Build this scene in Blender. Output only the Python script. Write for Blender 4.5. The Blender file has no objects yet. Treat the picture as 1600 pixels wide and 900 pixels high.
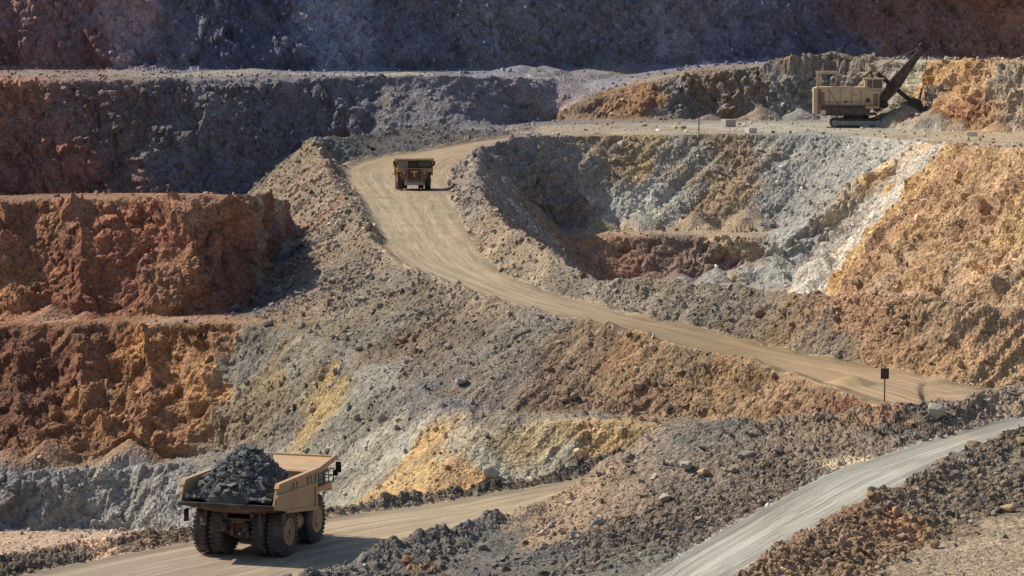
import bpy, bmesh, math, random, time
import numpy as np
from mathutils import Vector, Matrix
from mathutils.bvhtree import BVHTree
from mathutils.geometry import delaunay_2d_cdt
T0 = time.time()
R = math.radians
scene = bpy.context.scene
COL = scene.collection
rng = np.random.default_rng(11)
random.seed(11)

# ------------------------------------------------------------------ camera, sky, sun, exposure
CAMZ = 60.0
FPX = 4800.0                      # focal length in pixels of a 1600 px wide picture
PITCH = math.atan(430.0 / FPX)
cam_d = bpy.data.cameras.new('camera')
cam_d.sensor_width = 36.0
cam_d.lens = FPX / 1600.0 * 36.0
cam_d.clip_start = 1.0
cam_d.clip_end = 5000.0
cam = bpy.data.objects.new('camera', cam_d)
COL.objects.link(cam)
cam.location = (0, 0, CAMZ)
cam.rotation_euler = (R(90) - PITCH, 0, 0)
scene.camera = cam

SUN_EL, SUN_AZ = R(43), R(24)     # azimuth: from the left, this far behind the scene
sun_dir = Vector((-math.cos(SUN_EL) * math.cos(SUN_AZ), math.cos(SUN_EL) * math.sin(SUN_AZ), math.sin(SUN_EL)))
world = bpy.data.worlds.new('World')
scene.world = world
world.use_nodes = True
wt = world.node_tree
sky = wt.nodes.new('ShaderNodeTexSky')
sky.sky_type = 'NISHITA'
sky.sun_disc = False
sky.sun_elevation = SUN_EL
sky.sun_rotation = math.atan2(sun_dir.x, sun_dir.y)
sky.air_density = 1.0
sky.dust_density = 0.6
bg = wt.nodes['Background']
bg.inputs['Strength'].default_value = 0.12
wt.links.new(sky.outputs[0], bg.inputs[0])
sun_d = bpy.data.lights.new('sun', 'SUN')
sun_d.energy = 5.0
sun_d.angle = R(0.5)
sun_d.color = (1.0, 0.91, 0.77)
sun = bpy.data.objects.new('sun', sun_d)
COL.objects.link(sun)
sun.rotation_euler = sun_dir.to_track_quat('Z', 'Y').to_euler()
scene.view_settings.view_transform = 'Standard'
scene.view_settings.look = 'None'
scene.view_settings.gamma = 1.0
scene.view_settings.exposure = 0.14

# ------------------------------------------------------------------ projection helpers
ct, st = math.cos(PITCH), math.sin(PITCH)
def ray(px, py):
    u, v = (px - 800.0) / FPX, (450.0 - py) / FPX
    return Vector((u, ct + v * st, -st + v * ct))          # world direction, not normalised
def h(px, py, H):
    d = ray(px, py); t = -H / d.z
    return (d.x * t, d.y * t, CAMZ - H)
def dpt(px, H, Y):                                            # column px, depth below the eye H, distance Y
    return ((px - 800.0) / FPX * Y, Y, CAMZ - H)
def w(x, y, H):
    return (x, y, CAMZ - H)
def project(V):
    x = V[:, 0]; y = V[:, 1]; z = V[:, 2] - CAMZ
    dep = y * ct - z * st
    up = y * st + z * ct
    dep = np.maximum(dep, 1.0)
    return 800 + FPX * x / dep, 450 - FPX * up / dep, dep

# ------------------------------------------------------------------ numpy noise
_tab = rng.random((64, 64, 64)).astype(np.float32)
_cell = rng.random((32, 32, 32, 6)).astype(np.float32)
def vnoise(P, s, off=0.0):
    Q = P / np.asarray(s, dtype=np.float64) + off
    i = np.floor(Q).astype(np.int64); f = (Q - i).astype(np.float32)
    f = f * f * (3 - 2 * f)
    i &= 63; j = (i + 1) & 63
    x0, y0, z0 = i.T; x1, y1, z1 = j.T; fx, fy, fz = f.T
    a = _tab[x0, y0, z0] * (1 - fx) + _tab[x1, y0, z0] * fx
    b = _tab[x0, y1, z0] * (1 - fx) + _tab[x1, y1, z0] * fx
    c = _tab[x0, y0, z1] * (1 - fx) + _tab[x1, y0, z1] * fx
    d = _tab[x0, y1, z1] * (1 - fx) + _tab[x1, y1, z1] * fx
    return ((a * (1 - fy) + b * fy) * (1 - fz) + (c * (1 - fy) + d * fy) * fz) * 2 - 1
def fbm(P, s, n=4, gain=0.5, off=0.0):
    t = 0; a = 1.0; s = np.asarray(s, dtype=np.float64)
    for k in range(n):
        t = t + a * vnoise(P, s / (2.03 ** k), off + 17.3 * k)
        a *= gain
    return t
def facets(P, s, off=0.0):
    """broken-rock relief: every cell is a flat face with a tilt and an offset of its own"""
    Q = (P / np.asarray(s, dtype=np.float64) + off).astype(np.float32)
    i = np.floor(Q).astype(np.int64)
    best = np.full(len(P), 1e9, np.float32); sec = best.copy(); val = np.zeros(len(P), np.float32)
    for dx in (-1, 0, 1):
        for dy in (-1, 0, 1):
            for dz in (-1, 0, 1):
                c = i + np.array([dx, dy, dz])
                r = _cell[c[:, 0] & 31, c[:, 1] & 31, c[:, 2] & 31]
                v = Q - c - r[:, :3]
                d = (v * v).sum(1)
                t = (v * (r[:, 3:6] - 0.5)).sum(1) * 1.8 + (r[:, 3] - 0.5)
                m = d < best
                sec = np.where(m, best, np.minimum(sec, d))
                val = np.where(m, t, val)
                best = np.where(m, d, best)
    edge = np.clip((np.sqrt(sec) - np.sqrt(best)) * 4, 0, 1)
    return val * (0.35 + 0.65 * edge) - 0.35 * (1 - edge)
def sstep(a, b, x):
    t = np.clip((x - a) / (b - a), 0, 1)
    return t * t * (3 - 2 * t)

# ------------------------------------------------------------------ break lines of the pit (crests, toes, road edges)
L = {}
L['N4'] = [w(-130, -25, 3), w(0, -25, 3), w(130, -25, 3)]
L['N3'] = [w(-130, 40, 15), w(0, 40, 15), w(130, 40, 15)]
L['N2'] = [w(-130, 110, 33), w(0, 112, 33), w(130, 110, 33)]
L['N1'] = [w(-130, 150, 40), w(-75, 150, 38.5), w(-30, 150, 38.5), w(0, 150, 36.5), w(20, 150, 36), w(60, 150, 36), w(130, 150, 36)]
# access road on the right, its berm and the flat in front
L['R3L'] = [h(900, 980, 34.5), h(1010, 900, 34), h(1130, 828, 33.5), h(1210, 783, 33), h(1300, 738, 32.5), h(1450, 690, 31.3), h(1600, 652, 30.4), h(1800, 636, 29.6)]
L['R3R'] = [h(1060, 980, 34.6), h(1150, 904, 34.2), h(1280, 830, 33.7), h(1380, 777, 33), h(1500, 717, 31.8), h(1600, 677, 30.9), h(1800, 662, 30)]
L['B3'] = [h(1040, 980, 33.6), h(1150, 898, 32.9), h(1280, 824, 32.5), h(1370, 772, 31.8), h(1440, 742, 31.3), h(1500, 711, 30.7), h(1600, 669, 29.8), h(1800, 655, 28.9)]
L['FT3'] = [h(1100, 1080, 35.0), h(1200, 985, 34.6), h(1320, 925, 34.3), h(1400, 878, 33.9), h(1520, 817, 33.3), h(1600, 792, 32.9), h(1800, 770, 32.1)]
# lower haul road
L['R1F'] = [h(-250, 965, 39.4), h(-100, 925, 39.2), h(60, 893, 39), h(150, 874, 38.9), h(300, 846, 38.8), h(520, 810, 38.6), h(700, 783, 38.2), h(880, 752, 37.6), h(935, 741, 37.2), dpt(1000, 36.6, 246.5), dpt(1100, 36.2, 245.5), dpt(1200, 36, 243)]
L['R1N'] = [h(120, 1020, 39.1), h(300, 960, 38.9), h(480, 905, 38.8), h(600, 866, 38.7), h(700, 838, 38.5), h(800, 815, 38.4), h(860, 796, 38.2), dpt(905, 37.8, 239.2), dpt(965, 37.3, 239.8), dpt(1050, 36.9, 239.8), dpt(1200, 36.5, 238.6)]
L['B1'] = [h(-250, 925, 38.4), h(0, 868, 38.0), h(120, 846, 38.1), h(200, 832, 38.0), h(300, 821, 38.1), h(520, 797, 38.1), h(620, 780, 38.0), h(760, 759, 37.7), h(880, 736, 37.2), h(945, 717, 36.7), dpt(1000, 36, 249), dpt(1100, 35.4, 248)]
L['BF1'] = [(x, y + 2.2, z - 0.7) for x, y, z in L['B1'][:-3]]
L['NB'] = [h(330, 945, 38.1), h(450, 912, 38), h(530, 886, 37.9), h(600, 861, 37.7), h(700, 832, 37.5), h(800, 806, 37.3), h(850, 792, 37.2)]
L['NF'] = [h(400, 1000, 38.9), h(530, 960, 38.8), h(700, 905, 38.4), h(780, 872, 38.1), h(825, 838, 37.9)]
L['TR'] = [h(868, 790, 37.5), h(905, 754, 36.0), h(960, 715, 34.0), h(1050, 668, 31.6), h(1130, 661, 31.1), h(1230, 656, 30.8), h(1330, 653, 30.5), h(1430, 645, 29.9), h(1500, 632, 29.4), h(1530, 616, 29.0), h(1600, 603, 28.5), h(1800, 600, 28.3)]
# deep floor on the left
L['PF1'] = [w(-82, 252, 53), w(-60, 254, 53), w(-42, 256, 53), w(-30, 262, 50)]
L['TW1'] = [h(-250, 829, 53), h(0, 829, 53), h(200, 829, 52.7), h(300, 835, 51), h(400, 845, 48), h(500, 830, 43), h(570, 800, 39.7), h(640, 783, 39.1), h(760, 768, 38.6), dpt(880, 37.6, 252.5), dpt(945, 37, 253), dpt(1000, 36.4, 250.8), dpt(1100, 35.5, 249.2)]
L['CR1'] = [h(-250, 738, 47.4), h(0, 734, 47.2), h(200, 729, 46.8), h(300, 723, 46), h(400, 716, 44.6), h(470, 708, 43)]
L['TW2'] = [h(-250, 729, 47.3), h(0, 725, 47.1), h(200, 720, 46.7), h(300, 714, 45.9), h(400, 706, 44.4), h(470, 699, 42.8)]
L['CR2'] = [h(-250, 506, 34.2), h(0, 505, 33.9), h(200, 503, 33.5), h(350, 505, 33.0), h(430, 514, 33.0), h(520, 545, 33.1), h(580, 572, 33.3), h(640, 603, 33.5), h(700, 634, 33.9), h(740, 648, 34.2), h(850, 656, 34.3), h(950, 661, 34.1), h(1000, 663, 34), h(1100, 668, 33.9), dpt(1250, 32.7, 240)]
L['TE'] = [h(488, 337, 33), h(468, 372, 33), h(430, 440, 33), h(403, 500, 32.8), h(450, 510, 32.8), h(520, 537, 32.9), h(580, 565, 33.1), h(640, 596, 33.3), h(700, 628, 33.8), h(740, 640, 34.1), h(850, 643, 34.3), h(1000, 650, 34.1), h(1100, 655, 33.9), h(1250, 662, 32.6), h(1300, 661, 32), h(1380, 663, 31.3)]
# upper haul road and its embankment
L['R2L'] = [dpt(1800, 31, 243), dpt(1600, 31, 242), h(1500, 650, 30.7), h(1440, 645, 30.4), h(1380, 634, 30.2), h(1300, 609, 29.9), h(1150, 565, 29.2), h(1050, 541, 28.6), h(940, 509, 27.8), h(850, 491, 27.4), h(760, 469, 27.2), h(680, 441, 27.3), h(620, 417, 27.5), h(597, 398, 27.7), h(575, 355, 28.5), h(560, 320, 30), h(545, 295, 32), h(535, 278, 32.2), h(540, 262, 31.3), h(575, 250, 30.3), h(640, 240, 29.3), h(720, 226, 28), h(830, 209, 26.7)]
L['R2R'] = [dpt(1800, 31, 248), dpt(1600, 30.8, 248), h(1530, 610, 30.4), h(1450, 592, 30), h(1380, 577, 29.8), h(1300, 563, 29.5), h(1200, 542, 29.2), h(1100, 519, 28.8), h(1000, 498, 28.2), h(900, 472, 27.7), h(820, 445, 27.4), h(770, 415, 27.4), h(740, 380, 27.8), h(722, 345, 28.8), h(712, 310, 30.9), h(705, 285, 32.1), h(712, 262, 31), h(745, 243, 29.2), h(800, 222, 27.3), h(850, 213, 26.6)]
L['OB'] = [h(580, 378, 26.9), h(558, 340, 27.6), h(538, 312, 29), h(520, 285, 29.6), h(505, 250, 28.5), h(490, 222, 26), h(520, 216, 26), h(560, 213, 26), h(620, 208, 25.6), h(665, 198, 24.8), h(700, 207, 26), h(760, 208, 26.3), h(830, 201, 26)]
L['OF'] = [w(-35.2, 510, 33.4), w(-43, 545, 37), w(-57, 600, 40), w(-62, 650, 43), w(-55, 692, 44), w(-38, 698, 39), w(-22, 698, 31), w(-13, 696, 28)]
# ridge between the upper road and the inner pit
L['RC'] = [h(850, 209, 25.9), h(770, 224, 27), h(745, 250, 27.9), h(748, 290, 27.4), h(765, 330, 25.6), h(800, 358, 24.5), h(840, 385, 24.5), h(890, 418, 25.4), h(960, 449, 26), h(1040, 446, 25.6), h(1100, 450, 25.4), h(1180, 457, 25.2), h(1300, 468, 24.9), h(1400, 474, 24.7), h(1500, 481, 24.6), h(1600, 490, 25), dpt(1800, 25, 253)]
L['LF'] = [w(19.5, 606, 55), w(20, 560, 55), w(21, 487, 55), w(22, 400, 55), w(23, 350, 55), w(27, 325, 54), w(30, 305, 45), w(33, 285, 34), w(35.5, 273, 27.5)]
L['YF'] = [h(1260, 440, 55), h(1275, 448, 48), h(1300, 456, 40), h(1340, 461, 33), h(1400, 466, 28), h(1500, 474, 25.8), h(1600, 482, 25.2), dpt(1800, 25, 256)]
L['YC'] = [h(1430, 222, 27), h(1465, 223, 22.5), h(1500, 224, 18.5), h(1550, 226, 15), h(1600, 228, 12.8), h(1700, 232, 12.2), h(1850, 238, 12.6)]
L['YB'] = [w(97, 640, 26.8), w(95, 540, 26.8), w(88, 440, 26.8), w(82, 360, 26.8), w(78, 300, 24)]
L['SR'] = [h(850, 213, 26.6), h(950, 211, 26.5), h(1100, 210, 26.5), h(1250, 210, 26.5), h(1350, 213, 26.6), h(1430, 222, 27)]
L['UT'] = [h(852, 361, 45.6), h(950, 358, 45.6), h(1100, 358, 45.6), h(1200, 357, 45.4), h(1260, 350, 43.5)]
L['LE'] = [h(850, 368, 45.8), h(950, 366, 45.7), h(1100, 366, 45.7), h(1190, 368, 45.9)]
L['LT'] = [h(958, 444, 55), h(1050, 443, 55), h(1150, 441, 55), h(1260, 440, 55)]
L['ST'] = [h(845, 190, 26.6), h(900, 187, 26.6), h(1000, 187, 26.5), h(1100, 186, 26.5), h(1250, 186, 26.5), h(1330, 190, 26.5), h(1400, 195, 26.5), h(1480, 203, 26.5), h(1600, 208, 26.5), h(1850, 212, 26.5)]
L['SC'] = [h(862, 174, 24.8), h(895, 157, 22.0), h(930, 142, 19.6), h(1000, 128, 17.4), h(1100, 108, 14.2), h(1200, 100, 12.9), h(1260, 95, 12), h(1340, 92, 11.4), h(1420, 94, 11.35), h(1500, 94, 10.95), h(1600, 95, 10.8), h(1850, 97, 10.9)]
# left red wall, bench above it
L['TW3'] = [h(-250, 497, 34), h(0, 496, 33.7), h(200, 496, 33.4), h(300, 495, 33.1), h(350, 494, 33.0), h(380, 484, 33), h(412, 430, 33.3), h(450, 366, 33.3), h(470, 338, 33.4)]
L['CR3'] = [h(-250, 318, 22), h(0, 315, 21.5), h(150, 309, 21), h(250, 307, 20.8), h(350, 308, 20.6), dpt(378, 21.8, 362), dpt(394, 23.5, 390), h(415, 312, 26.5), h(440, 320, 30)]
L['BB3'] = [h(-250, 305, 21.9), h(0, 303, 21.4), h(250, 301, 20.9), h(345, 303, 21), w(-36, 385, 24)]
L['D3'] = [w(-110, 392, 45), w(-60, 392, 45), w(-47, 405, 44), w(-43, 450, 42), w(-40, 496, 38)]
# back walls
L['WT4'] = [dpt(-250, 45, 715), dpt(0, 45, 718), dpt(300, 45, 720), dpt(450, 44.5, 724), dpt(560, 40, 717), dpt(640, 32, 714), h(720, 203, 27.2), h(800, 196, 27.4), dpt(860, 26.6, 781), dpt(930, 22, 787)]
L['W4C'] = [h(-250, 124, 15.5), h(0, 123, 15.6), h(300, 123, 15.7), h(600, 121, 15.4), h(720, 121.5, 15.7), h(800, 122, 16.4), h(860, 123, 17), h(930, 126, 18)]
L['W5T'] = [h(-250, 110, 15.7), h(0, 111, 15.7), h(300, 112, 15.8), h(600, 111, 15.7), h(800, 108, 15.2), h(1000, 102, 14.2), h(1150, 98, 13.5), h(1300, 95, 13), h(1600, 94, 12.8), h(1850, 94, 12.8)]
L['W5C'] = [dpt(-300, -40, 852), dpt(200, -40, 858), dpt(800, -40, 852), dpt(1300, -40, 856), dpt(1900, -40, 850)]
L['W6'] = [dpt(-300, -44, 920), dpt(800, -44, 925), dpt(1900, -44, 920)]

def resample(pts, closed=False):
    P = np.array(pts, dtype=float)
    if len(P) < 3:
        n = max(2, int(np.linalg.norm(P[1] - P[0]) / 25)); return P[0] + (P[1] - P[0]) * np.linspace(0, 1, n + 1)[:, None]
    Q = np.vstack([2 * P[0] - P[1], P, 2 * P[-1] - P[-2]])
    out = []
    for i in range(1, len(Q) - 2):
        p0, p1, p2, p3 = Q[i - 1], Q[i], Q[i + 1], Q[i + 2]
        t0 = 0; t1 = t0 + np.linalg.norm(p1 - p0) ** .5 + 1e-6; t2 = t1 + np.linalg.norm(p2 - p1) ** .5 + 1e-6; t3 = t2 + np.linalg.norm(p3 - p2) ** .5 + 1e-6
        step = 2.2 * max(p1[1], 60) / 250
        n = max(1, int(np.linalg.norm(p2 - p1) / step))
        for k in range(n):
            t = t1 + (t2 - t1) * k / n
            A1 = (t1 - t) / (t1 - t0) * p0 + (t - t0) / (t1 - t0) * p1
            A2 = (t2 - t) / (t2 - t1) * p1 + (t - t1) / (t2 - t1) * p2
            A3 = (t3 - t) / (t3 - t2) * p2 + (t - t2) / (t3 - t2) * p3
            B1 = (t2 - t) / (t2 - t0) * A1 + (t - t0) / (t2 - t0) * A2
            B2 = (t3 - t) / (t3 - t1) * A2 + (t - t1) / (t3 - t1) * A3
            out.append((t2 - t) / (t2 - t1) * B1 + (t - t1) / (t2 - t1) * B2)
    out.append(P[-1])
    return np.array(out)
LR = {k: resample(v) for k, v in L.items()}

pts2, ptz, edges, owner = [], [], [], []
for k, P in LR.items():
    b = len(pts2)
    for i, p in enumerate(P):
        pts2.append(Vector((p[0], p[1]))); ptz.append(p[2]); owner.append(k)
        if i: edges.append((b + i - 1, b + i))
vo, eo, fo, ov, oe, of_ = delaunay_2d_cdt(pts2, edges, [], 0, 0.02)
Vz = np.zeros(len(vo)); bad = []
inc = {}
for e, src in zip(eo, oe):
    for s_ in src:
        for q in e: inc.setdefault(q, set()).add(s_)
for i, src in enumerate(ov):
    if len(src):
        Vz[i] = np.mean([ptz[s_] for s_ in src])
    else:
        zs = []
        for s_ in inc.get(i, ()):
            a, b = edges[s_]; pa, pb = pts2[a], pts2[b]
            t = (vo[i] - pa).length / max((pb - pa).length, 1e-6); zs.append(ptz[a] * (1 - t) + ptz[b] * t)
            bad.append((owner[a], round(vo[i].x, 1), round(vo[i].y, 1), round(zs[-1], 1)))
        Vz[i] = np.mean(zs) if zs else 20
if bad: print('CROSSINGS', bad)
V = np.column_stack([np.array([[p.x, p.y] for p in vo]), Vz])
F = np.array([f for f in fo], dtype=np.int64)

# ------------------------------------------------------------------ what each strip of ground is
def inpoly(P, poly):
    x, y = P[:, 0], P[:, 1]; c = np.zeros(len(P), bool); n = len(poly)
    for i in range(n):
        x1, y1 = poly[i][:2]; x2, y2 = poly[(i + 1) % n][:2]
        if y1 == y2: continue
        m = ((y1 > y) != (y2 > y)) & (x < (x2 - x1) * (y - y1) / (y2 - y1) + x1)
        c ^= m
    return c
ZONES = ['ground', 'haul_road', 'haul_road.001', 'access_road', 'back_wall', 'middle_wall', 'upper_bench', 'shovel_wall', 'shovel_bench',
         'upper_red_wall', 'red_bench', 'lower_orange_wall', 'embankment', 'grey_wall', 'road_bank', 'yellow_wall', 'inner_pit_slope', 'inner_pit_wall', 'inner_bench', 'berm', 'rubble_bank', 'road_berm', 'lower_bench']
ZI = {n: i for i, n in enumerate(ZONES)}
cen = V[F].mean(1)
lab = np.zeros(len(F), int)
def strip(zone, a, b):
    A_, B_ = LR[a], LR[b]
    if np.linalg.norm(A_[-1] - B_[-1]) + np.linalg.norm(A_[0] - B_[0]) > np.linalg.norm(A_[-1] - B_[0]) + np.linalg.norm(A_[0] - B_[-1]): B_ = B_[::-1]
    poly = np.vstack([A_, B_[::-1]])
    lab[inpoly(cen, poly)] = ZI[zone]
strip('red_bench', 'CR2', 'TW3')
strip('lower_bench', 'CR2', 'TE')
strip('back_wall', 'W5T', 'W5C'); strip('back_wall', 'W5C', 'W6')
strip('upper_bench', 'W4C', 'W5T')
strip('middle_wall', 'WT4', 'W4C')
strip('shovel_wall', 'ST', 'SC')
strip('inner_pit_slope', 'SR', 'UT')
strip('shovel_bench', 'SR', 'ST')
strip('yellow_wall', 'YF', 'YC')
strip('inner_pit_wall', 'LE', 'LT')
strip('inner_bench', 'UT', 'LE')
strip('road_bank', 'R2R', 'RC')
strip('embankment', 'TE', 'R2L')
strip('embankment', 'OF', 'OB')
strip('embankment', 'OB', 'R2L')
strip('upper_red_wall', 'TW3', 'CR3')
strip('lower_orange_wall', 'TW2', 'CR2')
strip('grey_wall', 'TW1', 'CR1')
strip('rubble_bank', 'R3L', 'TR')
strip('berm', 'R3R', 'B3'); strip('berm', 'B3', 'FT3')
strip('road_berm', 'R1F', 'B1'); strip('road_berm', 'B1', 'BF1')
strip('haul_road', 'R1F', 'R1N'); strip('haul_road.001', 'R2L', 'R2R'); strip('access_road', 'R3L', 'R3R')

lab0 = lab.copy()
# coarse surface for placing the colours of the rock
bvh0 = BVHTree.FromPolygons([tuple(v) for v in V], [tuple(f) for f in F])
def hit0(px, py):
    d = ray(px, py).normalized()
    r = bvh0.ray_cast(Vector((0, 0, CAMZ)), d)
    return r[0]

# ------------------------------------------------------------------ refine until every edge is about two pixels in the picture
THR = 3.4
def refine(V, F, lab, THR, vis=None):
    hid = np.zeros(len(V)) if vis is None else 1 - vis
    for it in range(16):
        E = np.sort(np.vstack([F[:, [0, 1]], F[:, [1, 2]], F[:, [2, 0]]]), axis=1)
        key = E[:, 0] * (len(V) + 1) + E[:, 1]
        uk, inv = np.unique(key, return_inverse=True)
        a = uk // (len(V) + 1); b = uk % (len(V) + 1)
        A, B = V[a], V[b]; M = (A + B) / 2; hm = (hid[a] + hid[b]) / 2
        xa, ya, da = project(A); xb, yb, db = project(B); xm, ym, dm = project(M)
        Ls = np.hypot(xa - xb, ya - yb) * 0.64
        L3 = np.linalg.norm(A - B, axis=1) * 3072 / dm
        met = np.maximum(Ls, 0.26 * L3)
        out = (xm < -60) | (xm > 1660) | (ym < -50) | (ym > 950) | (M[:, 1] < 150)
        thr = np.where(out, max(THR * 4, 14), THR)
        thr = np.maximum(thr, THR * (1 + 5 * hm))
        far = (xm < -320) | (xm > 1920) | (ym < -300) | (ym > 1300) | (M[:, 1] < 120)
        thr = np.where(far, 1e9, thr)
        split = met > thr
        if not split.any(): break
        nid = np.full(len(uk), -1, np.int64); nid[split] = len(V) + np.arange(split.sum())
        V = np.vstack([V, M[split]]); hid = np.concatenate([hid, hm[split]])
        n = len(F); m0, m1, m2 = nid[inv[:n]], nid[inv[n:2 * n]], nid[inv[2 * n:]]
        c = (m0 >= 0).astype(int) + 2 * (m1 >= 0) + 4 * (m2 >= 0)
        outF, outL = [F[c == 0]], [lab[c == 0]]
        def add(mask, *tris):
            if mask.any():
                for t in tris:
                    outF.append(np.column_stack([q[mask] for q in t])); outL.append(lab[mask])
        f0, f1, f2 = F.T
        add(c == 7, (f0, m0, m2), (m0, f1, m1), (m2, m1, f2), (m0, m1, m2))
        add(c == 1, (f0, m0, f2), (m0, f1, f2))
        add(c == 2, (f0, f1, m1), (f0, m1, f2))
        add(c == 4, (f0, f1, m2), (m2, f1, f2))
        add(c == 3, (m0, f1, m1), (f0, m0, m1), (f0, m1, f2))
        add(c == 6, (m2, m1, f2), (f0, f1, m1), (f0, m1, m2))
        add(c == 5, (f0, m0, m2), (m0, f1, f2), (m0, f2, m2))
        F = np.vstack(outF); lab = np.concatenate(outL)
    return V, F, lab
V, F, lab = refine(V, F, lab, 11.0)
eye = Vector((0, 0, CAMZ)); vis = np.zeros(len(V))
xx, yy, dd_ = project(V)
for i in np.nonzero((xx > -80) & (xx < 1680) & (yy > -60) & (yy < 960))[0]:
    p = Vector(V[i]) ; p.z += 0.5
    d = p - eye; dl = d.length
    r_ = bvh0.ray_cast(eye, d / dl, dl - 1.0 - dl * 0.004)
    if r_[0] is None: vis[i] = 1
E = np.sort(np.vstack([F[:, [0, 1]], F[:, [1, 2]], F[:, [2, 0]]]), axis=1)
for _ in range(2):                                             # widen what counts as seen
    m = np.maximum(vis[E[:, 0]], vis[E[:, 1]]); np.maximum.at(vis, E[:, 0], m); np.maximum.at(vis, E[:, 1], m)
print('COARSE', len(V), vis.mean(), round(time.time() - T0, 1))
V, F, lab = refine(V, F, lab, THR, vis)
print('REFINED', len(V), len(F), round(time.time() - T0, 1))

E = np.sort(np.vstack([F[:, [0, 1]], F[:, [1, 2]], F[:, [2, 0]]]), axis=1)
key = np.unique(E[:, 0] * (len(V) + 1) + E[:, 1]); EA = key // (len(V) + 1); EB = key % (len(V) + 1)
deg = np.bincount(EA, minlength=len(V)) + np.bincount(EB, minlength=len(V))
def lap(X, n, k=0.5, wt_=None):
    for _ in range(n):
        S = np.zeros_like(X)
        for c in range(X.shape[1]):
            S[:, c] = np.bincount(EA, X[EB, c], len(X)) + np.bincount(EB, X[EA, c], len(X))
        D = S / np.maximum(deg, 1)[:, None] - X
        X = X + D * (k if wt_ is None else k * wt_[:, None])
    return X
def normals(V):
    n = np.cross(V[F[:, 1]] - V[F[:, 0]], V[F[:, 2]] - V[F[:, 0]])
    n[n[:, 2] < 0] *= -1
    N = np.zeros_like(V)
    for c in range(3):
        for k in range(3): N[:, c] += np.bincount(F[:, k], n[:, c], len(V))
    return N / np.maximum(np.linalg.norm(N, axis=1), 1e-12)[:, None]
onroad = np.zeros(len(V)); 
for z_ in ('haul_road', 'haul_road.001', 'access_road'):
    onroad[F[lab == ZI[z_]].ravel()] = 1
Zs = lap(V.copy(), 8, 0.5)
V = Zs
for zone, a_, b_ in (('haul_road', 'R1F', 'R1N'), ('haul_road.001', 'R2L', 'R2R'), ('access_road', 'R3L', 'R3R')):
    vi = np.unique(F[lab == ZI[zone]])
    def near(P, X):
        best = np.full(len(X), 1e9); zz = np.zeros(len(X))
        for i in range(len(P) - 1):
            a, b = P[i], P[i + 1]; ab = (b - a)[:2]
            t = np.clip(((X - a[:2]) @ ab) / (ab @ ab), 0, 1); d = np.hypot(*(X - a[:2] - t[:, None] * ab).T)
            m = d < best; best = np.where(m, d, best); zz = np.where(m, a[2] + (b[2] - a[2]) * t, zz)
        return best, zz
    da, za = near(LR[a_], V[vi, :2]); db, zb = near(LR[b_], V[vi, :2])
    V[vi, 2] = (za * db + zb * da) / (da + db + 1e-6)
V = lap(V, 3, 0.5)
N = lap(normals(V), 10, 0.6); N /= np.linalg.norm(N, axis=1)[:, None]

# vertex masks per zone (share of the faces round a vertex)
def zmask(*names):
    ids = [ZI[n] for n in names]; sel = np.isin(lab, ids)
    m = np.zeros(len(V)); c = np.zeros(len(V))
    for k in range(3):
        m += np.bincount(F[:, k], sel.astype(float), len(V)); c += np.bincount(F[:, k], minlength=len(V))
    return m / np.maximum(c, 1)
def soft(m, n=6): return lap(m[:, None], n, 0.6)[:, 0]
road = soft(zmask('haul_road', 'haul_road.001', 'access_road'), 2)
far = sstep(450, 650, V[:, 1])
slope = 1 - N[:, 2]
wall = sstep(0.22, 0.5, slope)
flat = 1 - sstep(0.03, 0.13, slope)
yel = soft(zmask('yellow_wall'), 4)
steep = soft(zmask('upper_red_wall', 'lower_orange_wall', 'grey_wall', 'yellow_wall', 'shovel_wall', 'inner_pit_wall'), 3)
qx, qy, _ = project(V)
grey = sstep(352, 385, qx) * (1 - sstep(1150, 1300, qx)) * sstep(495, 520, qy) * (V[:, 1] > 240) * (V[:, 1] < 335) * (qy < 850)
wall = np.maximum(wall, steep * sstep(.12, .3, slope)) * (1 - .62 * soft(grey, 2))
leftw = soft(zmask('upper_red_wall', 'lower_orange_wall') * (1 - grey), 4)
talus = np.clip(1 - wall - flat, 0, 1)

# mounds and talus cones (angle of repose), given by apex pixel on the surface
gw = zmask('grey_wall')
def cone(px, py, hgt, tan=0.64, rough=0.3):
    """a talus pile of height hgt whose foot shows at pixel px, py"""
    global V
    a = hit0(px, py)
    if a is None: return
    a = np.array(a); a[2] += hgt; a[1] += 0.12 * hgt / tan
    r = np.hypot(V[:, 0] - a[0], V[:, 1] - a[1])
    m = r < hgt / tan * 1.6
    r = np.sqrt(r[m] ** 2 + 0.2)
    zz = a[2] - r * tan * (1 + rough * vnoise(V[m], 2.2))
    up = np.where(V[m, 2] > a[2] - hgt - 0.7 * (a[1] < 500) - 2.5 * (a[1] >= 500), zz - V[m, 2], 0)
    rr_ = np.hypot(V[m, 0] - a[0], V[m, 1] - a[1])
    tp = (1 - sstep(hgt / tan * .8, hgt / tan * 1.5, rr_)) * (1 - gw[m] * (a[1] < 330))
    V[m, 2] += np.where(up > 0, np.minimum(up, hgt), 0) * tp
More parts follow.
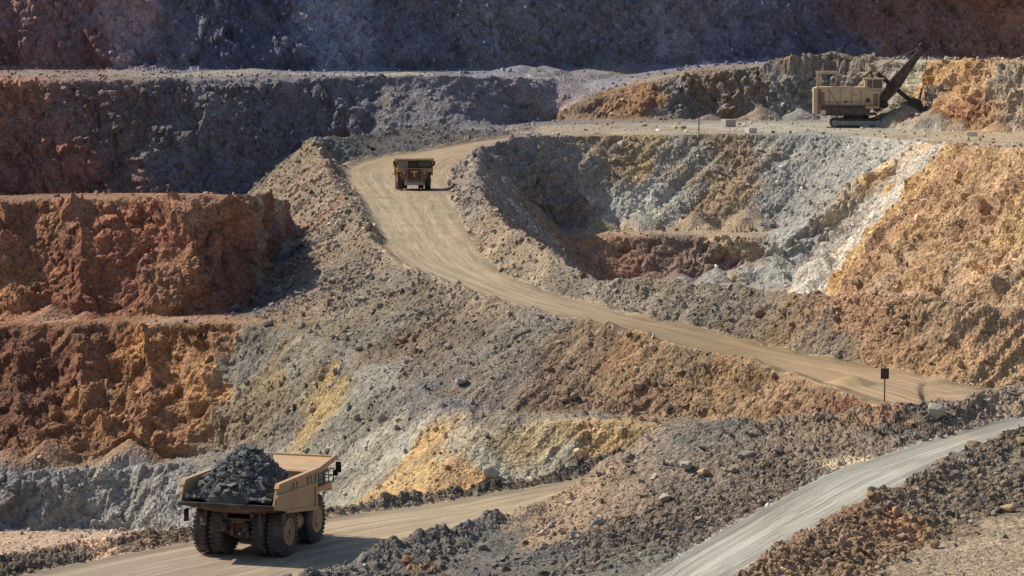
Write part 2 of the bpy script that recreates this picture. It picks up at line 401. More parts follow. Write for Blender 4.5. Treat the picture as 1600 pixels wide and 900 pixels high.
for a in [(75, 724, 2.9, .75), (20, 726, 2.0, .7), (205, 721, 2.6, .7),
          (85, 495, 1.7, .62), (140, 495, 1.1, .6), (15, 496, .8, .5), (45, 496, .7, .5), (200, 495, .6, .5),
          (1230, 99, 2.0, .35), (1300, 97, 3.0, .33), (1355, 94, 1.6, .3), (1265, 97, 2.2, .35),
          (1375, 197, 3.6, .6), (1415, 199, 6.5, .64), (1460, 203, 5.5, .62), (1500, 204, 3.5, .6), (1560, 206, 2.6, .6), (1395, 198, 4.0, .6),
          (1250, 187, 3.2, .6), (1190, 187, 3.5, .6), (1110, 187, 1.6, .4),
          (395, 116, 1.6, .12), (350, 116, 1.2, .1), (815, 116, 2.6, .25), (850, 116, 2.4, .25), (785, 117, 1.2, .2), (640, 117, .8, .1), (920, 116, 1.5, .15), (60, 116, 1.0, .1), (200, 116, 1.0, .1),
          (1060, 440, 3, .7), (1170, 440, 5, .72), (1210, 440, 7, .75), (1250, 438, 7.5, .75), (1290, 440, 5, .7), (1120, 442, 3.5, .7), (1330, 600, .8, .4),
          (1000, 358, 4, .7), (1090, 358, 4.5, .72), (1170, 358, 5, .72), (940, 360, 3, .7),
          (1350, 652, .8, .5), (1400, 648, .8, .45), (1290, 664, .6, .3)]:
    cone(*a)

# windrows of loose rock along the road edges
def windrow(name, wid, hgt, off=0.0, lo=-1e9, hi=1e9):
    global V
    P = LR[name]; acc = np.zeros(len(V))
    for i in range(len(P) - 1):
        a, b = P[i], P[i + 1]
        if b[1] < 150 or not (lo <= a[0] <= hi): continue
        m = (np.abs(V[:, 0] - (a[0] + b[0]) / 2) < 6) & (np.abs(V[:, 1] - (a[1] + b[1]) / 2) < 12)
        if not m.any(): continue
        Q = V[m]; ab = (b - a)[:2]; t = np.clip(((Q[:, :2] - a[:2]) @ ab) / (ab @ ab), 0, 1)
        dd = np.hypot(*(Q[:, :2] - a[:2] - t[:, None] * ab).T)
        dz = np.abs(Q[:, 2] - (a[2] + (b[2] - a[2]) * t))
        lift = hgt * (0.65 + 0.6 * vnoise(Q, 1.7) + 0.3 * vnoise(Q, 6.0)) * np.exp(-(dd / wid) ** 2) * (1 - sstep(.5, 2.6, dz))
        acc[m] = np.maximum(acc[m], lift)
    V[:, 2] += acc
for a in [('R2L', 1.1, .75, 0, -1e9, 26), ('R2R', .8, .35), ('NB', 1.3, .8), ('B1', 1.2, .45), ('B3', 1.5, .22), ('TR', 2.0, .55), ('OB', 2.0, 1.0), ('RC', 1.6, .8), ('W4C', 2.2, .6), ('CR2', .7, .25), ('CR3', .9, .4), ('SR', .8, .3)]:
    windrow(*a)
print('SHAPED', round(time.time() - T0, 1))

# broken-rock relief along the normals
P = V.copy()
Wp = P + np.column_stack([vnoise(P, 5, 3.1), vnoise(P, 5, 9.7), vnoise(P, 5, 21.3)]) * 1.3
S = 1.0 + 1.3 * far                                   # coarser, bigger faces on the great far walls
sx = np.array([1, 1, 1.0])
dcol = V[:, 0] * 0.55 + V[:, 1] * 0.85
Pr = np.column_stack([V[:, 0] + 0.35 * (V[:, 2]), V[:, 1] * 0.45, V[:, 2] * 0.30])
rib = 1 - np.abs(fbm(Pr, 7.0, 3, .5)) * 2.0
ribf = 1 - np.abs(fbm(Pr, 17.0, 3, .5)) * 2.0
US = np.column_stack([V[:, 0] - 1.15 * V[:, 2], (V[:, 0] + V[:, 2]) * .10, V[:, 1] * .16])
rill = fbm(US, 1.3, 3)
benchm = soft(zmask('lower_bench', 'red_bench', 'inner_bench', 'upper_bench', 'shovel_bench'), 1)
tl = qx + (qy - 690) * 1.29 - 1050
fore = zmask('ground') * (V[:, 1] > 190) * (V[:, 1] < 236) * (qx > 440) * (qx < 930) * (qy > 790)
rough = soft(zmask('berm', 'road_berm') + zmask('rubble_bank') * (0.15 + .85 * sstep(0, 90, tl)) + fore * (tl < -90) , 3)
wall = wall * (1 - .8 * soft(zmask('rubble_bank') + fore, 3))
def fm(wt_, P, s, off=0.0):
    m = wt_ > .015; o_ = np.zeros(len(P)); o_[m] = facets(P[m], s, off); return o_
near_w = wall * ((0.6 + .75 * leftw) * rib + (0.8 + .15 * leftw) * fbm(Wp, 5.0, 3) + (0.72 + .08 * leftw - .1 * yel) * fm(wall * (far < .99), Wp, (1.9, 1.9, 2.6)) + yel * (1.15 * fm(wall * (far < .99), Wp, (3.6, 3.6, 5.5), 4) + .5 * rill) + 0.26 * fm(wall * (far < .99), Wp, 0.75, 5))
diag = 1 - np.abs(fbm(np.column_stack([(V[:, 0] + V[:, 2] * .9) * 1.0, V[:, 1] * .3, (V[:, 0] - V[:, 2]) * .22]), 9.0, 3)) * 2
far_w = wall * (1.9 * diag * zmask('back_wall') + 1.1 * ribf + 1.8 * fbm(Wp, 12.0, 3) + 1.5 * fm(wall * far, Wp, (4.5, 4.5, 6.5), 2) + 1.1 * fm(wall * far, Wp, 1.8, 7))
near_t = np.maximum(talus, .6 * grey) * (0.20 * fbm(P, 4.0, 2) + 0.34 * rill + 0.07 * fm(np.maximum(talus, .6 * grey) * (far < .99), P, 0.7) + 0.07 * fm(np.maximum(talus, .6 * grey) * (far < .99), P, 0.36, 3))
far_t = talus * (0.7 * fbm(P, 9.0, 2) + 0.5 * fbm(US, 3.2, 3) + 0.36 * fm(talus * far, P, 1.8) + 0.2 * fm(talus * far, P, 0.9, 3))
fl = flat * (0.10 * fbm(P, 6.0, 3) + 0.05 * fm(flat, P, 0.6))
amp = (near_w + near_t) * (1 - far) + (far_w + far_t) * far + fl
amp *= (1 - road) * (1 - .85 * benchm)
emb = soft(zmask('embankment', 'road_bank') * (V[:, 1] < 420), 3)
amp += emb * (.10 * fm(emb, P, .95, 23) + .10 * fm(emb, P, .5, 29)) * (1 - road)
amp += rough * (0.30 * fm(rough, P, 1.0, 11) + 0.17 * fm(rough, P, 0.45, 13) + .2 * fbm(P, 2.2, 2)) * (1 - road)
# smoother gravel slope at the end of the rubble bank
V = V + N * amp[:, None]
V[:, 2] += road * (0.035 * fbm(P, (9, 9, 9), 3))
print('RELIEF', round(time.time() - T0, 1))
# ------------------------------------------------------------------ colour of the rock: one seed per patch; blue shade stays in the back wall and gully seeds
SEEDS = """
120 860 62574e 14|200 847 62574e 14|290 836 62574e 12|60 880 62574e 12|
30 727 9a6c48 10|170 722 9a6c48 10|235 718 9a6c48 10|
1380 656 8e7058 12|1420 651 806a56 10|1310 660 7c6a5a 12|
480 300 8a7866 15|505 350 8a7866 15|455 320 85786a 12|500 260 8a7866 12|430 300 8a7866 12|1560 760 6e665a 15|1420 760 685e52 12|1350 800 80664c 12
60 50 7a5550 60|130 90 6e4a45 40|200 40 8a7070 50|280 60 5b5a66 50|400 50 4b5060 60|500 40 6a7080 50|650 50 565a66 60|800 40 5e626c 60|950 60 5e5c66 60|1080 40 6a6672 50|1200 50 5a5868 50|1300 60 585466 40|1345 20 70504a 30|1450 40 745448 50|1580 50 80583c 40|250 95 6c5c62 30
100 117 8a7c70 20|300 117 958a80 20|600 117 a09484 20|820 110 8a8278 20|980 115 857c74 20
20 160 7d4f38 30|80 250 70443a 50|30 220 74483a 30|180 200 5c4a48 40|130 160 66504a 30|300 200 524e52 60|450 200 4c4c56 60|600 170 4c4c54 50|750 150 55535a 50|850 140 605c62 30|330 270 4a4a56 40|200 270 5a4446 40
870 160 7c6a5e 20|900 165 80685a 20|960 155 8e6a50 25|1010 155 946a48 20|1060 160 76747a 25|1060 125 8c8078 15|1100 140 8a7058 25|1150 150 7e7068 25|1220 130 808086 25|1250 160 80848a 25|1300 92 957a62 15|1230 100 8f765f 15|1420 110 9a9a90 15|1460 120 b48c5c 20|1500 140 b48a5c 20|1520 105 b48a5c 20|1575 130 9a8a78 20|1590 170 9c8878 20|1550 180 a88058 20|1390 185 8e8880 20|1430 195 98887a 20|1500 185 a06a48 20|1350 130 8a7c74 20|1300 140 7c7674 20
900 205 a08c78 20|1000 200 a08c78 25|1200 198 a0988c 25|1350 203 a09888 25|1500 213 a89070 25|1590 213 a89070 25
640 350 a89678 40|700 400 a89678 40|800 445 aa9878 30|900 480 ad9878 30|1000 510 ae9672 30|1200 560 b09468 40|1330 590 b29468 30|1450 610 b89c74 30|600 262 a89474 30|780 218 a89078 25|560 275 a49278 20
490 240 8a7a68 25|540 230 64646a 25|620 220 5e5e64 25|690 208 66646a 20|450 290 8a7866 25|470 330 8c7a68 25|520 400 8c7a68 35|550 330 86786a 25|430 460 7e766c 30|460 420 85786a 30|600 470 807668 35|560 530 7e7a74 30|700 520 85776a 35|640 530 7e6e60 20|800 540 80786e 35|900 560 8c745e 30|960 570 a47a54 22|940 600 967a5e 30|1050 580 987c5e 35|1150 610 a0805e 30|1250 602 9c7856 30|1340 634 87564a 20|1300 620 8f6c54 20|750 590 7c7068 30|900 620 8a7060 30|1000 620 96745c 30|1370 648 a07c60 14|700 480 80766c 25|850 510 7a7672 22|1080 560 857060 20
730 330 7e7670 22|720 290 8a8078 20|745 270 787678 20|800 400 857868 22|900 450 807870 25|1050 480 827a70 30|1180 500 807468 25|1250 490 8c7258 22|1300 540 7e6e60 22|1400 520 a07a58 25|1350 490 a0785a 22|1500 540 a88058 20|1580 560 b08c60 20|1540 590 b48e60 15|1480 500 a08060 22|1130 470 807870 20
800 270 7c7c7e 30|850 320 74747a 30|900 250 82807e 25|790 330 786c66 20|900 330 7c6c66 20|960 230 8a7a66 20|1000 245 b09058 18|1000 225 a08a60 15|1020 290 9a9c9c 20|980 330 a0a29e 25|930 345 90908e 20|1080 240 8e8a80 20|1060 290 8e8880 20|1120 300 9a8060 25|1130 340 927c64 20|1160 240 8a7660 22|1220 260 8e9090 25|1280 230 8e9292 22|1300 300 8c8e8e 25|1200 330 86888a 25|1370 240 a0a09a 18|1350 290 b89868 14|1395 290 c8c4ba 10|1330 350 a8a49a 20|1345 370 beb9ae 14|1320 410 c0bcb4 12|1372 330 c0bab0 12|1405 260 9c988e 10|1425 235 b8b098 12|1270 390 98989a 20
950 362 9c8468 15|1100 362 9c8468 15|900 390 806450 20|960 400 80604c 22|990 430 745244 15|1050 390 6e5a50 25|1110 400 665450 20|1150 385 8a7658 15|1170 400 85786a 15|1230 420 a0a09c 18|1200 435 8c8c8c 15|1150 446 98908a 15|1080 445 98908a 15
1440 300 c09858 25|1425 260 c49450 18|1500 250 a88058 25|1480 340 b08858 25|1560 300 a87f5c 25|1580 240 b08c60 25|1400 370 a87e58 22|1340 430 a07858 20|1450 420 a8845c 25|1550 400 ae8a60 25|1590 350 b89458 18|1500 450 a08468 22|1400 450 a08468 22|1580 460 a48a6a 22|1520 330 9c7450 15|1460 380 b48c5c 18
50 350 8a5a40 30|50 430 94613c 30|120 400 7c4a36 28|200 380 90563a 28|100 340 8c6044 22|160 470 7e4c38 22|260 440 8c6040 28|320 370 885440 25|270 340 8a5c44 20|300 330 8a6850 18|350 430 7c4c40 25|400 370 7a5048 25|440 345 805848 15|380 450 6c4a42 20|200 307 98643e 20|50 309 8a6048 20|330 307 94603e 20|230 430 7c4e44 18
452 400 66646a 10|398 486 66646a 10
100 499 a0705a 12|300 500 a07862 12|450 506 8a7464 14|40 488 94623e 12|130 487 905c44 12
40 560 84503a 28|40 650 7a4c38 28|120 540 8a5c3c 25|120 640 a06c40 25|200 600 a06838 28|260 560 aa6e34 25|320 600 b0783c 25|200 680 a06c40 20|60 690 a06a40 20|280 680 9c6e48 20|330 530 96683e 20|160 570 8c5436 18|230 640 8c5c3c 18|90 600 824a34 18
380 560 7e7a74 22|400 640 8e7c64 22|440 590 9a8660 18|470 560 8a8478 18|515 600 bc9450 14|500 640 ac9058 14|480 650 a08c60 14|540 560 807e7c 18|600 590 84827e 22|680 612 707078 20|720 630 74727a 14|560 640 8a8880 20|620 660 9c988e 16|600 690 98948a 14|575 730 9e9a8e 14|640 690 9a9890 14|520 700 8c8a84 20|460 690 8a8078 20|430 720 8a8682 20|530 770 98948a 14|670 690 bc9250 13|650 740 c09a58 12|700 680 b08a54 13|745 670 a89880 13|770 710 a49c84 12|735 740 c48c44 12|715 740 b08a58 12|830 690 a89068 18|850 715 9a9684 14|880 690 b4905c 14|820 740 a09888 13|960 690 b09060 16|1000 680 a88c64 14|420 540 86807a 15
900 652 8a7e74 14|1080 662 8e7e70 14|800 650 8a7e72 14
100 727 98704c 12|350 716 807870 12
100 780 86868a 30|250 770 848488 30|380 760 85858a 25|30 770 74747c 25|400 800 88888a 20
80 840 b09078 25|150 845 b09078 25
100 898 a49480 25|200 890 a49480 25|400 890 a49480 30|600 830 b09c80 30|800 780 b09c7c 25
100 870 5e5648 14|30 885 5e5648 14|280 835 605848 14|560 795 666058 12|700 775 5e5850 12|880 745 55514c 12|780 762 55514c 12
930 750 8a7864 20|880 800 8c7a68 22|1000 700 807468 22|840 840 8a7866 15|1050 720 7a7268 22|1100 685 6a6866 20|1150 720 706860 22|1250 690 74695c 22|1060 800 6e655a 22|950 850 66625e 25|850 870 5e5c5c 22|930 800 7e7062 18|750 860 686460 20|700 870 706862 18|600 885 6a6460 18|640 888 8a6848 10|1150 790 74675a 20|1350 690 7a7064 18|1030 880 706a60 16|1500 640 84786a 18|1570 625 8a7c6c 20|1400 665 5c5854 12|1440 650 605a54 12
1080 890 a8a69e 22|1250 790 a8a49a 22|1400 730 a29e98 22|1550 680 a09e98 22|1350 712 b4a890 10|1480 682 b4a48c 10|1180 800 a0988a 8
1230 870 80684e 20|1320 830 826a50 18|1400 812 946c4c 14|1450 780 70655a 18|1550 730 70675c 20|1480 830 6e6050 16|1350 875 7c664e 16|1580 700 6a6054 14|1300 850 7c644c 14|1520 770 605850 16|1500 880 9a8468 20|1570 840 9a8468 20|1430 890 988064 18
"""  # left slope of the inner pit is coloured lighter to soften its heavy shadow
TONE = {'back_wall': (1.7, 1.66, 1.85), 'middle_wall': (2.15, 2.0, 2.05), 'embankment': (1.03, .96, .89), 'access_road': (1.13, 1.12, 1.1), 'lower_orange_wall': (.98, .95, .93), 'rubble_bank': (1.18, 1.05, .97), 'berm': (1.3, 1.18, 1.08), 'haul_road.001': (.94, .87, .83), 'haul_road': (.98, .93, .9), 'yellow_wall': (1.08, 1.01, .97), 'road_bank': (1.0, .93, .88), 'road_berm': (1.35, 1.2, 1.12),  # back and middle wall factors brighten the shaded rock in place of sky light
 'inner_pit_wall': (1.6, 1.5, 1.45), 'inner_bench': (1.15, 1.12, 1.1), 'grey_wall': (1.14, 1.1, 1.04), 'shovel_wall': (1.1, 1.03, .95), 'upper_red_wall': (1.25, 1.13, 1.1), 'inner_pit_slope': (1.08, 1.02, .97)}
RZ = [ZI['haul_road'], ZI['haul_road.001'], ZI['access_road']]
def lin(hexs):
    c = np.array([int(hexs[i:i + 2], 16) / 255 for i in (0, 2, 4)])
    c = np.where(c <= 0.04045, c / 12.92, ((c + 0.055) / 1.055) ** 2.4)
    return c * 0.66 + (c @ [.27, .63, .10]) * 0.34
sp, sr, sc, sz = [], [], [], []
_z0 = lab0
for t in SEEDS.replace('\n', '|').split('|'):
    q = t.split()
    if len(q) != 4: continue
    rr = bvh0.ray_cast(eye, ray(float(q[0]), float(q[1])).normalized())
    p = rr[0]
    if p is None: continue
    sz.append(_z0[rr[2]])
    sp.append(p); sr.append(max(float(q[3]), 8) * p.y / 4800 * 1.0)
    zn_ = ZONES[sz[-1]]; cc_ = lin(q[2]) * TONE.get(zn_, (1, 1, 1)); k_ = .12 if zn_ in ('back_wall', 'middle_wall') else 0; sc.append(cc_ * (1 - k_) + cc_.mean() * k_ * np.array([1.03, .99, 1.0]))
sp, sr, sc, sz = np.array(sp), np.array(sr), np.array(sc), np.array(sz)
def albedo(Q, zq):
    D = np.column_stack([vnoise(Q, 9, 1.3) , vnoise(Q, 9, 5.1), vnoise(Q, 9, 8.8)]) * 2.2 + np.column_stack([vnoise(Q, 3, 2.3), vnoise(Q, 3, 6.1), vnoise(Q, 3, 12.8)]) * 1.0 + np.column_stack([vnoise(Q, .9, 2.3), vnoise(Q, .9, 6.1), vnoise(Q, .9, 12.8)]) * .8
    D *= np.clip(Q[:, 1:2] / 320, .6, 2.2)
    D[:, 2] *= 0.6
    us = np.column_stack([Q[:, 0] - 1.15 * Q[:, 2], (Q[:, 0] + Q[:, 2]) * .1, Q[:, 1] * .16]); st_ = fbm(us, 1.6, 3, .6, 3.3) * np.clip(Q[:, 1] / 320, .6, 2.2)
    D[:, 0] += 1.1 * st_; D[:, 2] += 1.1 * st_
    Qw = Q + D
    out = np.zeros((len(Q), 3)); B = 60000
    for k in range(0, len(Q), B):
        q = Qw[k:k + B]
        lo, hi = q[:, 1].min() - 120, q[:, 1].max() + 120
        d2 = ((q[:, None, 0] - sp[None, :, 0]) ** 2 + ((q[:, None, 1] - sp[None, :, 1]) * 0.95) ** 2 + (q[:, None, 2] - sp[None, :, 2]) ** 2) / sr[None] ** 2
        wgt = 1.0 / (d2 + 0.15) ** 3.2
        wgt *= np.where(sz[None, :] == zq[k:k + B, None], 1.0, np.where(np.isin(sz, RZ)[None, :] | np.isin(zq[k:k + B, None], RZ), 1e-5, 0.06))
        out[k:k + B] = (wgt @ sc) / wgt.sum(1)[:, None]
    return out
order = np.argsort(V[:, 1]); C = np.empty((len(V), 3)); vz = np.zeros(len(V), int)
for k in range(3): vz[F[:, k]] = lab
vz[np.unique(F[np.isin(lab, RZ)])] = lab[np.isin(lab, RZ)][0]
for q_ in RZ: vz[np.unique(F[lab == q_])] = q_
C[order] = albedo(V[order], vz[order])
# mineral variation: patches, and darker or lighter single blocks
wash = fbm(US, (1.0, 1.6, 1.6), 3, .6, 7.7)
v1 = fbm(V, 3.0, 3, .6, 4.0); v2 = fbm(Pr, 5.0, 3, .55, 9.0)
warm = vnoise(V, 6.0, 33.0)
C *= (1 + (0.12 * v1 + 0.10 * v2 + .16 * wash * (1 - flat) * (1 + .9 * grey)) * (1 - 0.75 * road))[:, None]
C *= 1 + warm[:, None] * np.array([0.04, 0.0, -0.05]) * (1 - .5 * road[:, None])
C *= np.array([1.03, 1.0, .91])
C[:, 1] += 0.05 * np.clip(C[:, 0] - C[:, 1], 0, 1)
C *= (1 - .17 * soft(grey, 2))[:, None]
C = np.clip(C, 0.004, 0.75)
print('COLOURED', round(time.time() - T0, 1))

# along/across coordinates of the roads, for the wheel tracks
ru = np.zeros(len(V)); rv = np.zeros(len(V)); re_ = np.zeros(len(V))
for zone, a_, b_ in (('haul_road', 'R1F', 'R1N'), ('haul_road.001', 'R2L', 'R2R'), ('access_road', 'R3L', 'R3R')):
    vi = np.unique(F[lab == ZI[zone]])
    A_, B_ = LR[a_], LR[b_]
    def dist(P, X):
        best = np.full(len(X), 1e9); arc = np.zeros(len(X)); s0 = 0
        for i in range(len(P) - 1):
            a, b = P[i][:2], P[i + 1][:2]; ab = b - a; l2 = ab @ ab
            t = np.clip(((X - a) @ ab) / l2, 0, 1); d = np.hypot(*(X - a - t[:, None] * ab).T)
            m = d < best; best = np.where(m, d, best); arc = np.where(m, s0 + t * math.sqrt(l2), arc); s0 += math.sqrt(l2)
        return best, arc
    da, sa = dist(A_, V[vi, :2]); db, sb = dist(B_, V[vi, :2])
    ru[vi] = da / (da + db + 1e-6) * (da + db + 14) / 2; rv[vi] = sa; re_[vi] = np.minimum(da, db) + .25 * vnoise(V[vi], 2.0) + .5 * vnoise(V[vi], 7.0)

# ------------------------------------------------------------------ materials
def mat(name):
    m = bpy.data.materials.new(name); m.use_nodes = True
    nt = m.node_tree; b = nt.nodes['Principled BSDF']
    return m, nt, b
def N_(nt, typ, **kw):
    n = nt.nodes.new(typ)
    for k, v in kw.items(): setattr(n, k, v)
    return n
def math_(nt, op, a, b=None, c=None):
    n = N_(nt, 'ShaderNodeMath', operation=op)
    for i, q in enumerate((a, b, c)):
        if q is None: continue
        if isinstance(q, (int, float)): n.inputs[i].default_value = q
        else: nt.links.new(q, n.inputs[i])
    return n.outputs[0]
def noise_(nt, vec, scale, detail=3, rough=.6):
    n = N_(nt, 'ShaderNodeTexNoise'); n.inputs['Scale'].default_value = scale; n.inputs['Detail'].default_value = detail; n.inputs['Roughness'].default_value = rough
    nt.links.new(vec, n.inputs['Vector']); return n.outputs['Fac']
def scalecol(nt, col, fac):
    n = N_(nt, 'ShaderNodeVectorMath', operation='SCALE'); nt.links.new(col, n.inputs[0]); nt.links.new(fac, n.inputs['Scale']); return n.outputs[0]

def terrain_material():
    m, nt, b = mat('broken_rock')
    att = N_(nt, 'ShaderNodeAttribute', attribute_name='rock_colour')
    geo = N_(nt, 'ShaderNodeNewGeometry'); pos = geo.outputs['Position']
    n1 = noise_(nt, pos, 1.1, 6, .72)
    n2 = noise_(nt, pos, 0.28, 4, .6)
    vor = N_(nt, 'ShaderNodeTexVoronoi'); vor.inputs['Scale'].default_value = 1.9; nt.links.new(pos, vor.inputs['Vector'])
    vs = N_(nt, 'ShaderNodeTexVoronoi'); vs.inputs['Scale'].default_value = 5.0; nt.links.new(pos, vs.inputs['Vector'])
    sepc = N_(nt, 'ShaderNodeSeparateColor'); nt.links.new(vor.outputs['Color'], sepc.inputs[0])
    seps = N_(nt, 'ShaderNodeSeparateColor'); nt.links.new(vs.outputs['Color'], seps.inputs[0])
    f = math_(nt, 'MULTIPLY_ADD', n1, 0.9, 0.42)
    f = math_(nt, 'MULTIPLY_ADD', n2, 0.5, math_(nt, 'ADD', f, -0.12))
    f = math_(nt, 'MULTIPLY_ADD', sepc.outputs[0], 0.36, math_(nt, 'ADD', f, -0.18))
    f = math_(nt, 'MULTIPLY_ADD', seps.outputs[0], 0.6, math_(nt, 'ADD', f, -0.27))
    col = scalecol(nt, att.outputs['Color'], f)
    nt.links.new(col, b.inputs['Base Color'])
    b.inputs['Roughness'].default_value = 0.95
    b.inputs['Specular IOR Level'].default_value = 0.15
    hsum = math_(nt, 'MULTIPLY_ADD', vor.outputs['Distance'], -0.5, math_(nt, 'MULTIPLY', n1, 0.55))
    hsum = math_(nt, 'MULTIPLY_ADD', vs.outputs['Distance'], -0.28, hsum)
    bp = N_(nt, 'ShaderNodeBump'); bp.inputs['Strength'].default_value = 0.9; bp.inputs['Distance'].default_value = 0.34
    nt.links.new(hsum, bp.inputs['Height']); nt.links.new(bp.outputs[0], b.inputs['Normal'])
    return m
def road_material():
    m, nt, b = mat('packed_dust')
    att = N_(nt, 'ShaderNodeAttribute', attribute_name='rock_colour')
    uv = N_(nt, 'ShaderNodeAttribute', attribute_name='track')
    geo = N_(nt, 'ShaderNodeNewGeometry'); pos = geo.outputs['Position']
    def stretch(a, c):
        mp = N_(nt, 'ShaderNodeVectorMath', operation='MULTIPLY'); nt.links.new(uv.outputs['Vector'], mp.inputs[0]); mp.inputs[1].default_value = (a, c, 1); return mp.outputs[0]
    s1 = noise_(nt, stretch(1.0, 0.02), 1.0, 3, .6)
    s2 = noise_(nt, stretch(3.2, 0.05), 1.0, 3, .6)
    s3 = noise_(nt, stretch(0.35, 0.012), 1.0, 2, .5)
    n1 = noise_(nt, pos, 0.12, 4, .6); n2 = noise_(nt, pos, 2.5, 4, .7)
    f = math_(nt, 'MULTIPLY_ADD', s1, 1.0, 0.69 - .5)
    f = math_(nt, 'MULTIPLY_ADD', s2, 0.7, math_(nt, 'ADD', f, -0.22))
    f = math_(nt, 'MULTIPLY_ADD', s3, 0.4, math_(nt, 'ADD', f, -0.05))
    f = math_(nt, 'MULTIPLY_ADD', n1, 0.4, math_(nt, 'ADD', f, -0.2))
    f = math_(nt, 'MULTIPLY_ADD', n2, 0.35, math_(nt, 'ADD', f, -0.175))
    sx_ = N_(nt, 'ShaderNodeSeparateXYZ'); nt.links.new(uv.outputs['Vector'], sx_.inputs[0])
    ed = N_(nt, 'ShaderNodeMapRange'); ed.inputs['From Max'].default_value = 1.8; ed.inputs['To Min'].default_value = .62; ed.inputs['To Max'].default_value = .93; nt.links.new(sx_.outputs['Z'], ed.inputs['Value'])
    f = math_(nt, 'MULTIPLY', f, ed.outputs[0])
    # pairs of darker wheel paths
    wob = math_(nt, 'MULTIPLY_ADD', s3, 1.6, sx_.outputs['X'])
    wp = math_(nt, 'SINE', math_(nt, 'MULTIPLY', wob, 2.6))
    f = math_(nt, 'MULTIPLY', f, math_(nt, 'MULTIPLY_ADD', wp, .07, 1.0))
    nt.links.new(scalecol(nt, att.outputs['Color'], f), b.inputs['Base Color'])
    b.inputs['Roughness'].default_value = 0.92; b.inputs['Specular IOR Level'].default_value = 0.2
    hs = math_(nt, 'ADD', math_(nt, 'MULTIPLY', s1, 1.0), math_(nt, 'ADD', math_(nt, 'MULTIPLY', s2, .35), math_(nt, 'MULTIPLY', n2, .15)))
    bp = N_(nt, 'ShaderNodeBump'); bp.inputs['Strength'].default_value = 0.55; bp.inputs['Distance'].default_value = 0.3
    nt.links.new(hs, bp.inputs['Height']); nt.links.new(bp.outputs[0], b.inputs['Normal'])
    return m
M_ROCK, M_ROAD = terrain_material(), road_material()

# ------------------------------------------------------------------ the terrain, one object per wall, bench, slope and road
LABELS = {
 'ground': 'rough rocky ground and pit floors between the benches', 'haul_road': 'tan haul road at the bottom left under the loaded truck',
 'haul_road.001': 'wide tan haul road curving through the middle of the pit', 'access_road': 'pale grey road rising to the right edge',
 'back_wall': 'tall shaded blue grey back wall of the pit', 'middle_wall': 'dark shaded wall below the far upper bench',
 'upper_bench': 'far upper bench with a thin pale track', 'shovel_wall': 'grey and ochre rock wall behind the mining shovel',
 'shovel_bench': 'level bench the mining shovel stands on', 'upper_red_wall': 'upper red brown wall on the left',
 'red_bench': 'narrow reddish bench between the two left walls', 'lower_orange_wall': 'orange and grey wall with talus piles at its foot',
 'embankment': 'grey brown rubble embankment below the curving haul road', 'grey_wall': 'low grey wall behind the loaded truck',
 'road_bank': 'rubble bank along the right side of the curving haul road', 'yellow_wall': 'sunlit yellow wall on the right of the inner pit',
 'inner_pit_slope': 'grey loose slope on the far side of the inner pit', 'inner_pit_wall': 'red brown lower wall of the inner pit',
 'inner_bench': 'thin ledge across the inner pit', 'berm': 'brown rubble berm on the near side of the pale grey road',
 'lower_bench': 'thin pale ledge running along the foot of the rubble embankment',
 'rubble_bank': 'dark rubble bank between the pale grey road and the bench behind', 'road_berm': 'dark rubble berm behind the loaded truck'}
terrain_objs = []
def build_mesh(name, V, F, cols, tr=None):
    me = bpy.data.meshes.new(name)
    me.vertices.add(len(V)); me.vertices.foreach_set('co', V.astype(np.float32).ravel())
    me.loops.add(F.size); me.loops.foreach_set('vertex_index', F.astype(np.int32).ravel())
    me.polygons.add(len(F)); me.polygons.foreach_set('loop_start', np.arange(0, F.size, 3, dtype=np.int32))
    me.polygons.foreach_set('use_smooth', np.zeros(len(F), bool))
    me.update(calc_edges=True)
    if cols is not None:
        a = me.attributes.new('rock_colour', 'FLOAT_COLOR', 'POINT')
        a.data.foreach_set('color', np.column_stack([cols, np.ones(len(cols))]).astype(np.float32).ravel())
    if tr is not None:
        a = me.attributes.new('track', 'FLOAT_VECTOR', 'POINT'); a.data.foreach_set('vector', tr.astype(np.float32).ravel())
    return me
# every face looks up
fn = np.cross(V[F[:, 1]] - V[F[:, 0]], V[F[:, 2]] - V[F[:, 0]])
flip = fn[:, 2] < 0; F[flip] = F[flip][:, [0, 2, 1]]; fn[flip] *= -1
for zi, zn in enumerate(ZONES):
    sel = F[lab == zi]
    if not len(sel): continue
    u, inv = np.unique(sel, return_inverse=True)
    isr = zn in ('haul_road', 'haul_road.001', 'access_road')
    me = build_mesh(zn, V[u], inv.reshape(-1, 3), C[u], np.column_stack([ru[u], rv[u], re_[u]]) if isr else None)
    if isr: me.polygons.foreach_set('use_smooth', np.ones(len(me.polygons), bool))
    o = bpy.data.objects.new(zn, me); COL.objects.link(o); me.materials.append(M_ROAD if isr else M_ROCK)
    o['kind'] = 'structure'; o['label'] = LABELS[zn]
    terrain_objs.append(o)
print('TERRAIN', round(time.time() - T0, 1))

